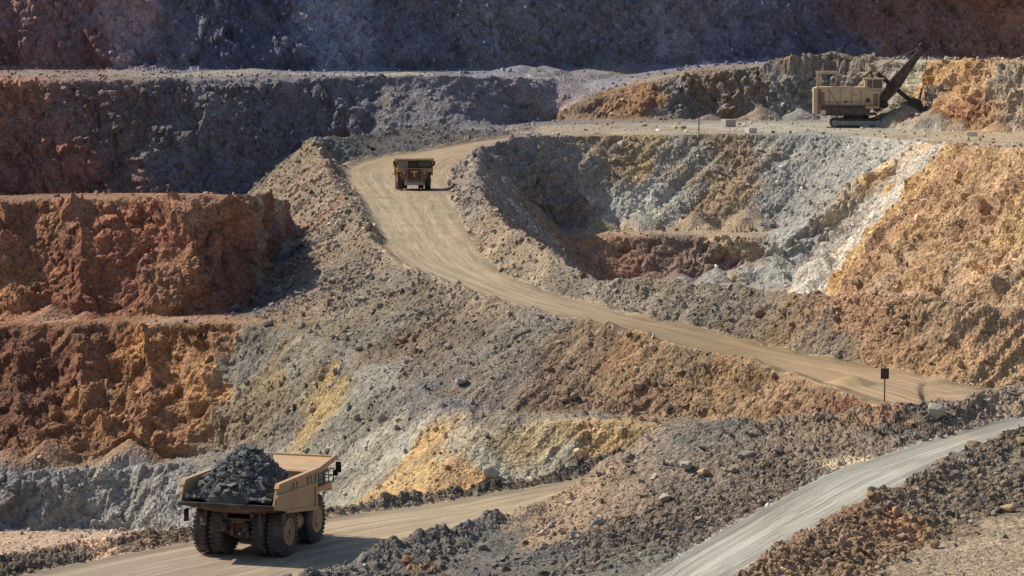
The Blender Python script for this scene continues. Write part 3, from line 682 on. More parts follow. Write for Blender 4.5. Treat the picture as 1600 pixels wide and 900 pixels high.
# ------------------------------------------------------------------ loose rock lying on the slopes
def rock_mesh(name, seed, n=11, flatness=0.75):
    """an angular broken stone: the hull of a few random points"""
    rg = random.Random(seed); bm = bmesh.new()
    for _ in range(n):
        v = Vector((rg.gauss(0, 1), rg.gauss(0, 1), rg.gauss(0, 1))).normalized() * rg.uniform(.75, 1.1)
        bm.verts.new((v.x * 1.2, v.y * .85, v.z * flatness))
    r_ = bmesh.ops.convex_hull(bm, input=bm.verts[:])
    dead = list({e for e in list(r_['geom_interior']) + list(r_['geom_unused']) if isinstance(e, bmesh.types.BMVert) and e.is_valid})
    if dead: bmesh.ops.delete(bm, geom=dead, context='VERTS')
    me = bpy.data.meshes.new(name); bm.to_mesh(me); bm.free()
    return me
m_stone, nt, b = mat('loose_stone')
att = N_(nt, 'ShaderNodeAttribute', attribute_name='stone_colour'); att.attribute_type = 'INSTANCER'
geo = N_(nt, 'ShaderNodeNewGeometry')
f = math_(nt, 'MULTIPLY_ADD', noise_(nt, geo.outputs['Position'], 3.0, 4, .7), 0.8, 0.6)
nt.links.new(scalecol(nt, att.outputs['Color'], f), b.inputs['Base Color'])
b.inputs['Roughness'].default_value = .93; b.inputs['Specular IOR Level'].default_value = .15
bp = N_(nt, 'ShaderNodeBump'); bp.inputs['Strength'].default_value = .5; bp.inputs['Distance'].default_value = .2
nt.links.new(noise_(nt, geo.outputs['Position'], 5.0, 4, .7), bp.inputs['Height']); nt.links.new(bp.outputs[0], b.inputs['Normal'])
SRC = []
src_col = bpy.data.collections.new('stone_shapes')
for k in range(8):
    me = rock_mesh('stone_shape', 100 + k, 10 + k % 4, .55 + .06 * k); me.materials.append(m_stone)
    o = bpy.data.objects.new('stone_shape', me); src_col.objects.link(o); SRC.append(o)

def scatter(name, label, pts, scl, rot, cols):
    me = bpy.data.meshes.new(name); me.vertices.add(len(pts)); me.vertices.foreach_set('co', pts.astype(np.float32).ravel())
    for nm, ty, dat, key in (('scl', 'FLOAT_VECTOR', scl, 'vector'), ('rot', 'FLOAT_VECTOR', rot, 'vector')):
        a = me.attributes.new(nm, ty, 'POINT'); a.data.foreach_set(key, dat.astype(np.float32).ravel())
    a = me.attributes.new('pick', 'INT', 'POINT'); a.data.foreach_set('value', rng.integers(0, 8, len(pts)).astype(np.int32))
    a = me.attributes.new('stone_colour', 'FLOAT_COLOR', 'POINT'); a.data.foreach_set('color', np.column_stack([cols, np.ones(len(cols))]).astype(np.float32).ravel())
    o = bpy.data.objects.new(name, me); COL.objects.link(o)
    ng = bpy.data.node_groups.new(name, 'GeometryNodeTree')
    ng.interface.new_socket('Geometry', in_out='INPUT', socket_type='NodeSocketGeometry')
    ng.interface.new_socket('Geometry', in_out='OUTPUT', socket_type='NodeSocketGeometry')
    gi = ng.nodes.new('NodeGroupInput'); go = ng.nodes.new('NodeGroupOutput')
    ci = ng.nodes.new('GeometryNodeCollectionInfo'); ci.inputs['Collection'].default_value = src_col
    ci.inputs['Separate Children'].default_value = True; ci.inputs['Reset Children'].default_value = True
    ip = ng.nodes.new('GeometryNodeInstanceOnPoints'); ip.inputs['Pick Instance'].default_value = True
    def na(n, t):
        q = ng.nodes.new('GeometryNodeInputNamedAttribute'); q.data_type = t; q.inputs['Name'].default_value = n; return q.outputs['Attribute']
    ng.links.new(gi.outputs[0], ip.inputs['Points']); ng.links.new(ci.outputs[0], ip.inputs['Instance'])
    ng.links.new(na('pick', 'INT'), ip.inputs['Instance Index'])
    ng.links.new(na('rot', 'FLOAT_VECTOR'), ip.inputs['Rotation']); ng.links.new(na('scl', 'FLOAT_VECTOR'), ip.inputs['Scale'])
    ng.links.new(ip.outputs[0], go.inputs[0])
    md = o.modifiers.new('stones', 'NODES'); md.node_group = ng
    o['kind'] = 'stuff'; o['label'] = label
    return o
tri_area = 0.5 * np.linalg.norm(fn, axis=1)
cenF = V[F].mean(1); cx, cy, _ = project(cenF)
inview = (cx > -150) & (cx < 1750) & (cy > -80) & (cy < 1000)
DENS = {  # stones per square metre for near ground (all zones scale with distance)
 'ground': .5, 'back_wall': .35, 'middle_wall': .35, 'upper_bench': .35, 'shovel_wall': .8, 'shovel_bench': .2, 'upper_red_wall': .5, 'red_bench': .35,
 'lower_orange_wall': .75, 'embankment': 2.4, 'grey_wall': .8, 'road_bank': 1.6, 'yellow_wall': .8, 'inner_pit_slope': 1.5, 'inner_pit_wall': .6,
 'inner_bench': .5, 'berm': 3.0, 'rubble_bank': 2.8, 'road_berm': 2.4, 'lower_bench': .3, 'haul_road': .0, 'haul_road.001': .0, 'access_road': .0}
dn = np.array([DENS[z] for z in ZONES])[lab]
clump = 0.35 + 1.3 * sstep(-.3, .7, fbm(cenF, 6.0 , 3)) 
dist_f = (240 / np.maximum(cenF[:, 1], 150)) ** 1.7
wgt = tri_area * dn * clump * dist_f * inview
n_st = int(wgt.sum() * 3.0); n_st = min(n_st, 520000)
print('STONES', n_st)
ti = rng.choice(len(F), n_st, p=wgt / wgt.sum())
a_, b_ = rng.random(n_st), rng.random(n_st); s_ = np.sqrt(a_)
sp_ = V[F[ti, 0]] * (1 - s_)[:, None] + V[F[ti, 1]] * (s_ * (1 - b_))[:, None] + V[F[ti, 2]] * (s_ * b_)[:, None]
base = 0.050 * (1 - rng.random(n_st)) ** (-0.48) * (sp_[:, 1] / 240) ** .85
base = np.minimum(base, .38 * (sp_[:, 1] / 240) ** .6)
scl = base[:, None] * rng.uniform(.75, 1.25, (n_st, 3)); rot = rng.uniform(0, 6.28, (n_st, 3))
sc_ = C[F[ti, 0]] * (rng.normal(1.35, .42, n_st).clip(.55, 2.6))[:, None]
grey = sc_.mean(1, keepdims=True); sc_ = sc_ * .8 + grey * .2
sp_ += (fn[ti] / np.linalg.norm(fn[ti], axis=1)[:, None]) * (base * .25)[:, None]
scatter('loose_stones', 'loose broken stones strewn over the slopes and berms', sp_, scl, rot, sc_)
print('SCATTERED', round(time.time() - T0, 1))
# ================================================================== things
def prop(o, **kw):
    for k, v in kw.items(): o[k] = v
    return o
def simple_mat(name, col, rough=.6, metal=0.0, var=.35, scale=1.5, dust=.0, bump=.15, spec=.4):
    m, nt, b = mat(name)
    tc = N_(nt, 'ShaderNodeTexCoord'); v = tc.outputs['Object']
    n1 = noise_(nt, v, scale, 5, .65); n2 = noise_(nt, v, scale * 6, 4, .7)
    f = math_(nt, 'MULTIPLY_ADD', n1, var, 1 - var * .5)
    f = math_(nt, 'MULTIPLY_ADD', n2, var * .6, math_(nt, 'ADD', f, -var * .3))
    rgb = N_(nt, 'ShaderNodeRGB'); rgb.outputs[0].default_value = (*lin(col), 1)
    c = scalecol(nt, rgb.outputs[0], f)
    if dust:
        mx = N_(nt, 'ShaderNodeMix', data_type='RGBA'); mx.inputs['B'].default_value = (*lin('a08c70'), 1)
        nt.links.new(c, mx.inputs['A'])
        rp = N_(nt, 'ShaderNodeMapRange'); rp.inputs['From Min'].default_value = .42; rp.inputs['From Max'].default_value = .7; rp.inputs['To Max'].default_value = dust
        nt.links.new(noise_(nt, v, .8, 6, .7), rp.inputs['Value']); nt.links.new(rp.outputs[0], mx.inputs['Factor'])
        c = mx.outputs['Result']
    nt.links.new(c, b.inputs['Base Color'])
    b.inputs['Roughness'].default_value = rough; b.inputs['Metallic'].default_value = metal; b.inputs['Specular IOR Level'].default_value = spec
    bp = N_(nt, 'ShaderNodeBump'); bp.inputs['Strength'].default_value = bump; bp.inputs['Distance'].default_value = .05
    nt.links.new(n2, bp.inputs['Height']); nt.links.new(bp.outputs[0], b.inputs['Normal'])
    return m
M = dict(
 orust=simple_mat('orange_rust_paint', '9c6434', .65, 0, .4, 1.5, .2), tan=simple_mat('worn_tan_paint', 'c89446', .6, 0, .6, .9, .42), lip=simple_mat('amber_paint', 'c8924a', .5, 0, .25, 1, .2),
 dark=simple_mat('dirty_steel', '3a3532', .7, .2, .5, 1.2, .35), rust=simple_mat('rusty_iron', '7a4c30', .8, .1, .5, 2, .3),
 inner=simple_mat('scraped_steel', '5a5048', .5, .3, .5, 1, .4), tyre=simple_mat('dusty_rubber', '48433e', .9, 0, .35, 2, .35, .3, .2),
 rim=simple_mat('ochre_rim_paint', 'b8803f', .6, .1, .4, 3, .3), grey=simple_mat('grey_panel', '8c8c88', .6, 0, .3, 1, .3),
 amber=simple_mat('orange_mark', 'd88a28', .5, 0, .2, 2, .1), black=simple_mat('black_fitting', '1c1b1b', .5, 0, .3, 2, .1),
 beige=simple_mat('faded_beige_paint', 'c8a66e', .65, 0, .5, .5, .4), redband=simple_mat('faded_red_paint', '8c5444', .6, 0, .3, .6, .25),
 skirt=simple_mat('dark_lower_paint', '4e4038', .7, 0, .4, .5, .3), boom=simple_mat('dark_boom_steel', '3c3430', .6, .1, .5, .8, .3),
 white=simple_mat('lamp_glass', 'd8d4c8', .15, 0, .1, 2), conc=simple_mat('weathered_concrete', 'a8a294', .95, 0, .3, 1.2, .2, .4, .1),
 brownsign=simple_mat('dark_brown_board', '4a2e26', .7, 0, .3, 2, .15), post=simple_mat('brown_post', '4c3a34', .8, 0, .4, 3, .2),
 offwhite=simple_mat('dusty_white_paint', 'c8c0b0', .6, 0, .2, 1, .3))
mg, nt, b = mat('window_glass'); b.inputs['Base Color'].default_value = (.04, .06, .075, 1); b.inputs['Roughness'].default_value = .08; b.inputs['Specular IOR Level'].default_value = .9; M['glass'] = mg
mg, nt, b = mat('glass_painted_reflection'); b.inputs['Base Color'].default_value = (.25, .27, .28, 1); b.inputs['Roughness'].default_value = .12; M['paleglass'] = mg  # pale base colour paints a bright reflection onto the pane

class MB:
    def __init__(s): s.bm = bmesh.new()
    def box(s, c, d, rot=None, bev=0):
        r = bmesh.ops.create_cube(s.bm, size=1.0); vs = r['verts']
        Mx = Matrix.Translation(c) @ (rot.to_4x4() if rot else Matrix()) @ Matrix.Diagonal((*d, 1))
        bmesh.ops.transform(s.bm, matrix=Mx, verts=vs)
        if bev:
            es = list({e for v in vs for e in v.link_edges}); bmesh.ops.bevel(s.bm, geom=es, offset=bev, segments=2, affect='EDGES', profile=.6)
        return s
    def prism(s, prof, a, b, axis='x', bev=0):
        """profile points (two coordinates) pushed from a to b along axis: x -> (y,z), y -> (x,z)"""
        def mk(p, t): return (t, p[0], p[1]) if axis == 'x' else ((p[0], t, p[1]) if axis == 'y' else (p[0], p[1], t))
        v0 = [s.bm.verts.new(mk(p, a)) for p in prof]; v1 = [s.bm.verts.new(mk(p, b)) for p in prof]
        fs = [s.bm.faces.new(v0), s.bm.faces.new(v1[::-1])]
        n = len(prof)
        for i in range(n): fs.append(s.bm.faces.new((v0[i], v1[i], v1[(i + 1) % n], v0[(i + 1) % n])))
        bmesh.ops.recalc_face_normals(s.bm, faces=fs)
        if bev:
            es = list({e for f in fs for e in f.edges}); bmesh.ops.bevel(s.bm, geom=es, offset=bev, segments=1, affect='EDGES')
        return s
    def cyl(s, p0, p1, r, seg=16, r2=None):
        p0, p1 = Vector(p0), Vector(p1); d = p1 - p0
        q = bmesh.ops.create_cone(s.bm, cap_ends=True, segments=seg, radius1=r, radius2=r if r2 is None else r2, depth=d.length)
        bmesh.ops.transform(s.bm, matrix=Matrix.Translation((p0 + p1) / 2) @ d.to_track_quat('Z', 'Y').to_matrix().to_4x4(), verts=q['verts'])
        return s
    def beam(s, p0, p1, wx, wz):
        p0, p1 = Vector(p0), Vector(p1); d = p1 - p0
        q = bmesh.ops.create_cube(s.bm, size=1.0)
        bmesh.ops.transform(s.bm, matrix=Matrix.Translation((p0 + p1) / 2) @ d.to_track_quat('Y', 'Z').to_matrix().to_4x4() @ Matrix.Diagonal((wx, d.length, wz, 1)), verts=q['verts'])
        return s
    def lathe(s, prof, seg=40, c=(0, 0, 0), axis='x'):
        rings = []
        for (t, r) in prof:
            ring = []
            for k in range(seg):
                a = 2 * math.pi * k / seg
                ring.append(s.bm.verts.new((c[0] + t, c[1] + r * math.cos(a), c[2] + r * math.sin(a)) if axis == 'x' else (c[0] + r * math.cos(a), c[1] + t, c[2] + r * math.sin(a))))
            rings.append(ring)
        fs = []
        for i in range(len(rings) - 1):
            for k in range(seg):
                fs.append(s.bm.faces.new((rings[i][k], rings[i][(k + 1) % seg], rings[i + 1][(k + 1) % seg], rings[i + 1][k])))
        fs.append(s.bm.faces.new(rings[0])); fs.append(s.bm.faces.new(rings[-1]))
        bmesh.ops.recalc_face_normals(s.bm, faces=fs)
        return s
    def mesh(s, name, m, smooth=False):
        me = bpy.data.meshes.new(name); bmesh.ops.recalc_face_normals(s.bm, faces=s.bm.faces[:]); s.bm.to_mesh(me); s.bm.free()
        me.materials.append(m)
        if smooth:
            me.polygons.foreach_set('use_smooth', [True] * len(me.polygons)); me.set_sharp_from_angle(angle=R(35))
        return me
    def build(s, name, m, parent=None, loc=(0, 0, 0), smooth=False, label=None):
        o = bpy.data.objects.new(name, s.mesh(name, m, smooth)); COL.objects.link(o); o.parent = parent; o.location = loc
        if label: o['label'] = label
        return o
def thing(name, label, cat, loc, rz=0, group=None, scale=1):
    o = bpy.data.objects.new(name, None); COL.objects.link(o); o.location = loc; o.rotation_euler = (0, 0, rz); o.scale = (scale,) * 3
    o['label'] = label; o['category'] = cat
    if group: o['group'] = group
    return o

# ------------------------------------------------------------------ haul truck
def tyre_mesh():
    b_ = MB(); wd = 1.06; Ro = 1.74
    b_.lathe([(-wd * .36, .92), (-wd * .47, 1.08), (-wd * .5, 1.35), (-wd * .47, 1.62), (-wd * .40, Ro - .03), (wd * .40, Ro - .03), (wd * .47, 1.62), (wd * .5, 1.35), (wd * .47, 1.08), (wd * .36, .92)], 48)
    n = 34
    for k in range(n):
        for sgn in (-1, 1):
            a = 2 * math.pi * (k + (.5 if sgn > 0 else 0)) / n
            rot = Matrix.Rotation(a, 3, 'X') @ Matrix.Rotation(sgn * .35, 3, 'Z')
            b_.box((sgn * wd * .25, math.cos(a) * Ro, math.sin(a) * Ro), (wd * .46, .09, .17), rot)
    return b_.mesh('tyre', M['tyre'], True)
def rim_mesh(front):
    b_ = MB(); d = .10 if front else -.02
    b_.lathe([(.40, 1.0), (.52, .97), (.50, .86), (.40 + d, .80), (.36 + d, .62), (.42 + d, .56), (.46 + d, .40), (.52 + d, .34)], 32)
    for k in range(12):
        a = 2 * math.pi * k / 12; b_.cyl((.2 + d, .71 * math.cos(a), .71 * math.sin(a)), (.33 + d, .71 * math.cos(a), .71 * math.sin(a)), .045, 6)
    return b_.mesh('rim', M['rim'], True)
TY, RIMR, RIMF = tyre_mesh(), rim_mesh(False), rim_mesh(True)
def wheel(parent, x, y, side, rimmesh):
    o = bpy.data.objects.new('wheel', TY); COL.objects.link(o); o.parent = parent; o.location = (x, y, 1.76); o.rotation_euler = (random.uniform(0, .2), 0, 0 if side > 0 else math.pi)
    r_ = bpy.data.objects.new('rim', rimmesh); COL.objects.link(r_); r_.parent = o; r_.location = (.03, 0, 0)
    hb = bpy.data.objects.new('hub', HUB); COL.objects.link(hb); hb.parent = o
    return o
HUB = MB().lathe([(.28, .33), (.5, .30), (.56, .2), (.58, .06)], 20).mesh('hub', M['rust'], True)

def make_truck(name, label, loc, rz, scale):
    t = thing(name, label, 'dump truck', loc, rz, 'haul trucks driving on the pit roads', scale)
    for sx_ in (-1, 1):
        wheel(t, sx_ * 1.62, 0, sx_, RIMR); wheel(t, sx_ * 2.86, 0, sx_, RIMR); wheel(t, sx_ * 2.72, 5.75, sx_, RIMF)
    # body: floor, sides, front wall, canopy
    MB().prism([(-3.5, 3.95), (-3.5, 4.13), (-1.2, 3.62), (4.3, 2.92), (4.3, 2.72), (-1.2, 3.42)], -3.55, 3.55).build('body_floor', M['inner'], t)
    tl = MB().box((0, -3.52, 4.03), (7.3, .16, .26), bev=.03)
    tl.build('tail_edge', M['dark'], t)
    for sx_ in (-1, 1):
        x0, x1 = sx_ * 3.5, sx_ * 3.64
        sp_o = MB().prism([(-3.5, 3.9), (-2.75, 5.45), (4.65, 5.55), (4.4, 2.75), (-1.0, 3.38)], x0, x1, bev=.02).build('side_panel', M['tan'], t)
        rb = MB()
        rb.prism([(-2.95, 5.30), (-2.7, 5.62), (4.75, 5.72), (4.75, 5.45)], sx_ * 3.44, sx_ * 3.78)
        rb.prism([(-3.15, 4.62), (-3.02, 4.86), (4.55, 4.72), (4.5, 4.44)], sx_ * 3.62, sx_ * 3.80)
        rb.prism([(-1.2, 3.32), (-1.2, 3.56), (4.45, 2.96), (4.4, 2.70)], sx_ * 3.62, sx_ * 3.80)
        rb.build('side_rail', M['tan'], t)
        for yk, z0, z1 in ((-3.0, 4.2, 4.75), (.3, 4.75, 5.45), (3.0, 4.72, 5.5), (4.45, 2.8, 5.5)):
            MB().box((sx_ * 3.70, yk, (z0 + z1) / 2), (.16, .26, z1 - z0), bev=.01).build('rib', M['tan'], t)
        for yk in (.75, 3.45):
            MB().box((sx_ * 3.66, yk, 5.08), (.06, .30, .5)).build('slot_shade_plate', M['black'], t)  # black plates paint the shade inside the holes of the side panel
    MB().prism([(4.3, 2.75), (4.48, 2.72), (5.25, 5.35), (5.1, 5.45)], -3.5, 3.5).build('front_wall', M['tan'], t)
    cp = MB().prism([(4.95, 5.22), (4.9, 5.38), (8.5, 5.98), (8.55, 5.82)], -3.72, 3.72)
    cpo = cp.build('canopy', M['tan'], t)
    MB().box((0, 8.55, 5.93), (7.55, .22, .34), bev=.03).build('canopy_lip', M['lip'], cpo)
    for sx_ in (-1, 1):
        MB().prism([(4.7, 5.4), (4.75, 5.7), (8.4, 6.22), (8.5, 5.9), (5.0, 5.3)], sx_ * 3.62, sx_ * 3.78).build('canopy_side', M['lip'], cpo)
    for k in range(6):
        MB().prism([(5.2, 5.2), (5.2, 5.3), (8.4, 5.84), (8.4, 5.66)], -3.0 + 1.2 * k - .07, -3.0 + 1.2 * k + .07).build('canopy_rib', M['tan'], cpo)
    # body bolsters under the floor
    for yk in (-2.6, -1.0, .8, 2.6, 4.0):
        zz = 3.42 - .125 * (yk + 1.2) if yk > -1.2 else 3.42 - .23 * (yk + 1.2)
        MB().prism([(-3.4, zz + .02), (-1.2, zz - .32), (1.2, zz - .32), (3.4, zz + .02), (3.4, zz + .12), (-3.4, zz + .12)], yk - .14, yk + .14, 'y').build('bolster', M['rust'], t)
    # chassis
    for sx_ in (-1, 1):
        MB().box((sx_ * .85, 3.2, 2.25), (.45, 10.6, .7), bev=.04).build('frame_rail', M['dark'], t)
        MB().cyl((sx_ * 1.05, -.9, 1.6), (sx_ * 1.05, -1.2, 3.2), .2, 12).build('suspension_strut', M['rust'], t)
        MB().cyl((sx_ * 1.35, 2.2, 1.7), (sx_ * 1.35, 1.2, 3.2), .2, 12).build('hoist_cylinder', M['grey'], t)
    ax = MB().cyl((-2.9, 0, 1.76), (2.9, 0, 1.76), .42, 16); ax.lathe([(-.75, .4), (-.5, .72), (0, .82), (.5, .72), (.75, .4)], 20, (0, 0, 1.76))
    ax.box((0, -.55, 1.75), (1.3, .5, 1.0), bev=.08); ax.box((0, -1.05, 2.55), (2.3, .35, .4), bev=.05)
    axo = ax.build('rear_axle', M['rust'], t)
    MB().cyl((0, -1.0, 1.6), (0, -.7, 1.6), .36, 20).build('axle_cover', M['dark'], axo)
    MB().cyl((0, -1.12, 1.62), (0, -1.0, 1.62), .1, 12).build('tow_eye', M['amber'], axo)
    for sx_ in (-1, 1):
        MB().box((sx_ * .62, -1.0, 2.05), (.3, .3, 1.2), bev=.03).build('axle_bracket', M['rust'], axo)
    MB().cyl((-2.6, 5.75, 1.76), (2.6, 5.75, 1.76), .3, 12).build('front_axle', M['dark'], t)
    MB().cyl((2.2, 1.6, 1.9), (2.2, 4.0, 1.9), .7, 20).build('fuel_tank', M['tan'], t)
    MB().cyl((-2.2, 1.7, 1.9), (-2.2, 3.6, 1.9), .6, 20).build('hydraulic_tank', M['tan'], t)
    # front end
    fe = MB(); fe.prism([(5.0, 1.5), (5.0, 4.1), (8.35, 4.1), (8.5, 1.5)], -1.7, 1.7, bev=.05); feo = fe.build('engine_housing', M['orust'], t)
    MB().box((0, 8.52, 3.0), (2.5, .08, 2.0)).build('grille', M['dark'], feo)
    for k in range(9):
        MB().box((0, 8.58, 2.15 + .21 * k), (2.5, .05, .06)).build('grille_bar', M['rust'], feo)
    em = MB(); em.prism([(-.8, 3.72), (-.55, 3.42), (-.14, 3.42), (-.14, 2.5), (.14, 2.5), (.14, 3.42), (.55, 3.42), (.8, 3.72)], 8.61, 8.68, 'y'); em.build('emblem', M['amber'], feo)
    MB().box((0, 8.85, 1.25), (3.8, .5, .55), bev=.06).build('bumper', M['grey'], t)
    for sx_ in (-1, 1):
        fd = MB().prism([(4.4, 3.7), (4.9, 4.05), (8.3, 4.05), (8.6, 3.6), (8.45, 3.5), (7.9, 3.75), (5.0, 3.75), (4.5, 3.55)], sx_ * 1.7, sx_ * 3.35); fd.build('fender', M['amber'], t)
        MB().box((sx_ * 1.9, 8.45, 2.9), (.4, .35, 1.4), bev=.03).build('front_panel', M['rust'], t)
        for q, (xx_, zz_) in enumerate(((2.0, 3.28), (2.9, 3.82))):
            MB().cyl((sx_ * xx_, 8.55, zz_), (sx_ * xx_, 8.72, zz_), .15, 14).build('headlight', M['white'], t)
        ld = MB()
        ld.beam((sx_ * 1.85, 9.1, 1.5), (sx_ * 3.0, 8.8, 4.1), .07, .07); ld.beam((sx_ * 1.4, 9.1, 1.5), (sx_ * 2.55, 8.8, 4.1), .07, .07)
        for k in range(6):
            f_ = (k + .5) / 6; ld.beam((sx_ * (1.85 + 1.15 * f_), 9.1 - .3 * f_, 1.5 + 2.6 * f_), (sx_ * (1.4 + 1.15 * f_), 9.1 - .3 * f_, 1.5 + 2.6 * f_), .06, .04)
        ld.build('ladder', M['amber'], t)
    dk = MB().box((0, 7.0, 4.14), (7.0, 3.3, .1)).build('deck', M['tan'], t)
    for (xa, ya, xb, yb) in ((3.45, 5.5, 3.45, 8.6), (-3.45, 5.5, -3.45, 8.6), (3.45, 8.6, 1.2, 8.6), (-3.45, 8.6, -1.2, 8.6)):
        for zz_ in (4.65, 5.15): MB().cyl((xa, ya, zz_), (xb, yb, zz_), .035, 6).build('handrail', M['dark'], t)
        for k in range(4):
            f_ = k / 3; MB().cyl((xa + (xb - xa) * f_, ya + (yb - ya) * f_, 4.18), (xa + (xb - xa) * f_, ya + (yb - ya) * f_, 5.15), .035, 6).build('rail_post', M['dark'], t)
    # cab on the driver's side, cabinet on the other
    cb = MB().box((-2.05, 6.9, 4.35), (2.3, 2.2, .34), bev=.03)
    for (xx_, yy_) in ((-3.15, 5.85), (-.95, 5.85), (-3.15, 7.95), (-.95, 7.95)): cb.box((xx_, yy_, 5.0), (.14, .14, 1.2))
    cb.box((-2.05, 6.6, 5.52), (2.4, 1.9, .12), bev=.03); cbo = cb.build('cab', M['dark'], t)
    MB().box((-2.05, 7.96, 5.0), (2.1, .05, 1.0)).build('windscreen', M['glass'], cbo)
    MB().box((-3.18, 6.9, 5.0), (.05, 1.95, 1.0)).build('side_window', M['glass'], cbo)
    MB().box((-.93, 6.9, 5.0), (.05, 1.95, 1.0)).build('side_window', M['glass'], cbo)
    MB().box((-2.05, 5.84, 5.0), (2.1, .05, 1.0)).build('rear_window', M['glass'], cbo)
    cc = MB().box((2.15, 7.0, 4.9), (1.9, 1.8, 1.4), bev=.04); cco = cc.build('control_cabinet', M['grey'], t)
    MB().box((2.15, 7.93, 5.0), (1.6, .05, 1.0)).build('cabinet_window', M['paleglass'], cco)
    for sx_ in (-1, 1):
        mr = MB(); mr.beam((sx_ * 3.45, 8.3, 4.2), (sx_ * 3.8, 8.5, 5.6), .06, .06); mr.box((sx_ * 3.85, 8.55, 5.25), (.42, .12, .8), bev=.02); mr.box((sx_ * 3.72, 8.3, 4.85), (.35, .3, .4), bev=.02)
        mr.build('mirror', M['black'], t)
    MB().cyl((.3, 8.35, 4.2), (.3, 8.35, 5.0), .12, 10).build('air_intake', M['black'], t)
    for sx_ in (-1, 1):
        MB().box((sx_ * 3.75, -1.95, 2.95), (.08, .7, .9)).build('mud_flap', M['black'], t)
        MB().cyl((sx_ * 2.1, -2.35, 3.45), (sx_ * 2.1, -2.35, 2.4), .05, 8).build('rock_ejector', M['rust'], t)
    return t

# surface lookup on the finished terrain
bpy.context.view_layer.update()
deps = bpy.context.evaluated_depsgraph_get()
def ground_at(x, y):
    best = None
    for o in terrain_objs:
        r_ = o.ray_cast(Vector((x, y, 200)), Vector((0, 0, -1)))
        if r_[0] and (best is None or r_[1].z > best): best = r_[1].z
    return best
def surf(px, py):
    best = None; d = ray(px, py).normalized()
    for o in terrain_objs:
        r_ = o.ray_cast(eye, d)
        if r_[0] and (best is None or (r_[1] - eye).length < (best[0] - eye).length): best = (r_[1], r_[2])
    return best if best else (hit0(px, py), Vector((0, 0, 1)))

TL1 = h(384, 866, 38.78)
a1 = R(-18)
g1 = ground_at(TL1[0], TL1[1])
truck1 = make_truck('haul_truck', 'big tan haul truck seen from behind, its bed heaped with dark ore', (TL1[0], TL1[1], g1 + .03), a1, 1.0)
TL2 = h(644, 300, 32.3)
truck2 = make_truck('haul_truck', 'smaller looking haul truck with empty bed driving towards the viewer on the road bend', (TL2[0], TL2[1] + 3, ground_at(TL2[0], TL2[1]) + .05), R(176), .93)
truck2.rotation_euler = (R(1.0), 0, R(184))
# heap of ore in the first truck's bed
hp = MB(); nr, na_ = 34, 72
ring_prev = None; c0 = hp.bm.verts.new((0, 0, 0)); vs_all = [(c0, 0, 0)]
for i in range(1, nr + 1):
    f_ = i / nr; ring = []
    for k in range(na_):
        a = 2 * math.pi * k / na_
        ex = 4.0
        x_ = math.copysign(abs(math.cos(a)) ** (2 / ex), math.cos(a)) * 3.42 * f_; y_ = math.copysign(abs(math.sin(a)) ** (2 / ex), math.sin(a)) * 3.98 * f_
        v = hp.bm.verts.new((x_, y_, 0)); ring.append(v); vs_all.append((v, x_, y_))
    for k in range(na_):
        if ring_prev is None: hp.bm.faces.new((c0, ring[k], ring[(k + 1) % na_]))
        else: hp.bm.faces.new((ring_prev[k], ring[k], ring[(k + 1) % na_], ring_prev[(k + 1) % na_]))
    ring_prev = ring
XY = np.array([(x_, y_) for _, x_, y_ in vs_all])
def heap_z(X, Y):
    rr = np.hypot(X / 3.8, (Y + .05) / 4.15)
    zc = 3.55 * np.clip(1 - rr ** 1.45, 0, 1)
    fl_ = 4.3 - 0.07 * (Y + 3)
    return fl_ + .05 + zc
HP = np.column_stack([XY, heap_z(XY[:, 0], XY[:, 1])])
edge_f = 1 - np.clip(np.maximum(np.abs(XY[:, 0]) / 3.42, np.abs(XY[:, 1]) / 4.1), 0, 1) ** 6
dz_ = (.30 * facets(HP, .85, 3) + .22 * fbm(HP, 1.6, 3) + .16 * facets(HP, .42, 7)) * (0.3 + .7 * edge_f)
out_ = np.maximum(np.abs(XY[:, 0]) / 3.42, np.abs(XY[:, 1]) / 3.98) > .985
for i, (v, x_, y_) in enumerate(vs_all): v.co.z = (4.1 if y_ < -3.5 else 3.7) if out_[i] else HP[i, 2] + dz_[i]
m_ore = simple_mat('dark_ore', '424344', .85, 0, .7, 1.2, .12, .5, .25)
ore = hp.build('ore_load', m_ore, None, (0, 0, 0))
prop(ore, label='tall heap of dark grey broken ore in the bed of the rear viewed truck', category='rock pile')
ore.location = truck1.location; ore.rotation_euler = truck1.rotation_euler
ore.data.transform(Matrix.Translation((0, .55, 0)))
ch = MB(); rg = random.Random(5)
for k in range(2600):
    x_ = rg.uniform(-3.3, 3.3); y_ = rg.uniform(-3.85, 3.9); s_ = .045 * (1 - rg.random()) ** -.55; s_ = min(s_, .38)
    z_ = float(heap_z(np.array([x_]), np.array([y_]))[0]) + .1
    me_ = SRC[k % 8].data
    b0 = len(ch.bm.verts); ch.bm.from_mesh(me_); ch.bm.verts.ensure_lookup_table()
    vs_ = ch.bm.verts[b0:]
    bmesh.ops.transform(ch.bm, matrix=Matrix.Translation((x_, y_ + .55, z_)) @ Matrix.Rotation(rg.uniform(0, 6), 4, 'X') @ Matrix.Rotation(rg.uniform(0, 6), 4, 'Z') @ Matrix.Diagonal((s_, s_ * 1.2, s_ * .8, 1)), verts=vs_)
m_ore2 = simple_mat('ore_lumps', '6a6b66', .85, 0, .9, .9, .12, .5, .25)
co = ch.build('ore_lumps', m_ore2, ore); co['kind'] = 'stuff'

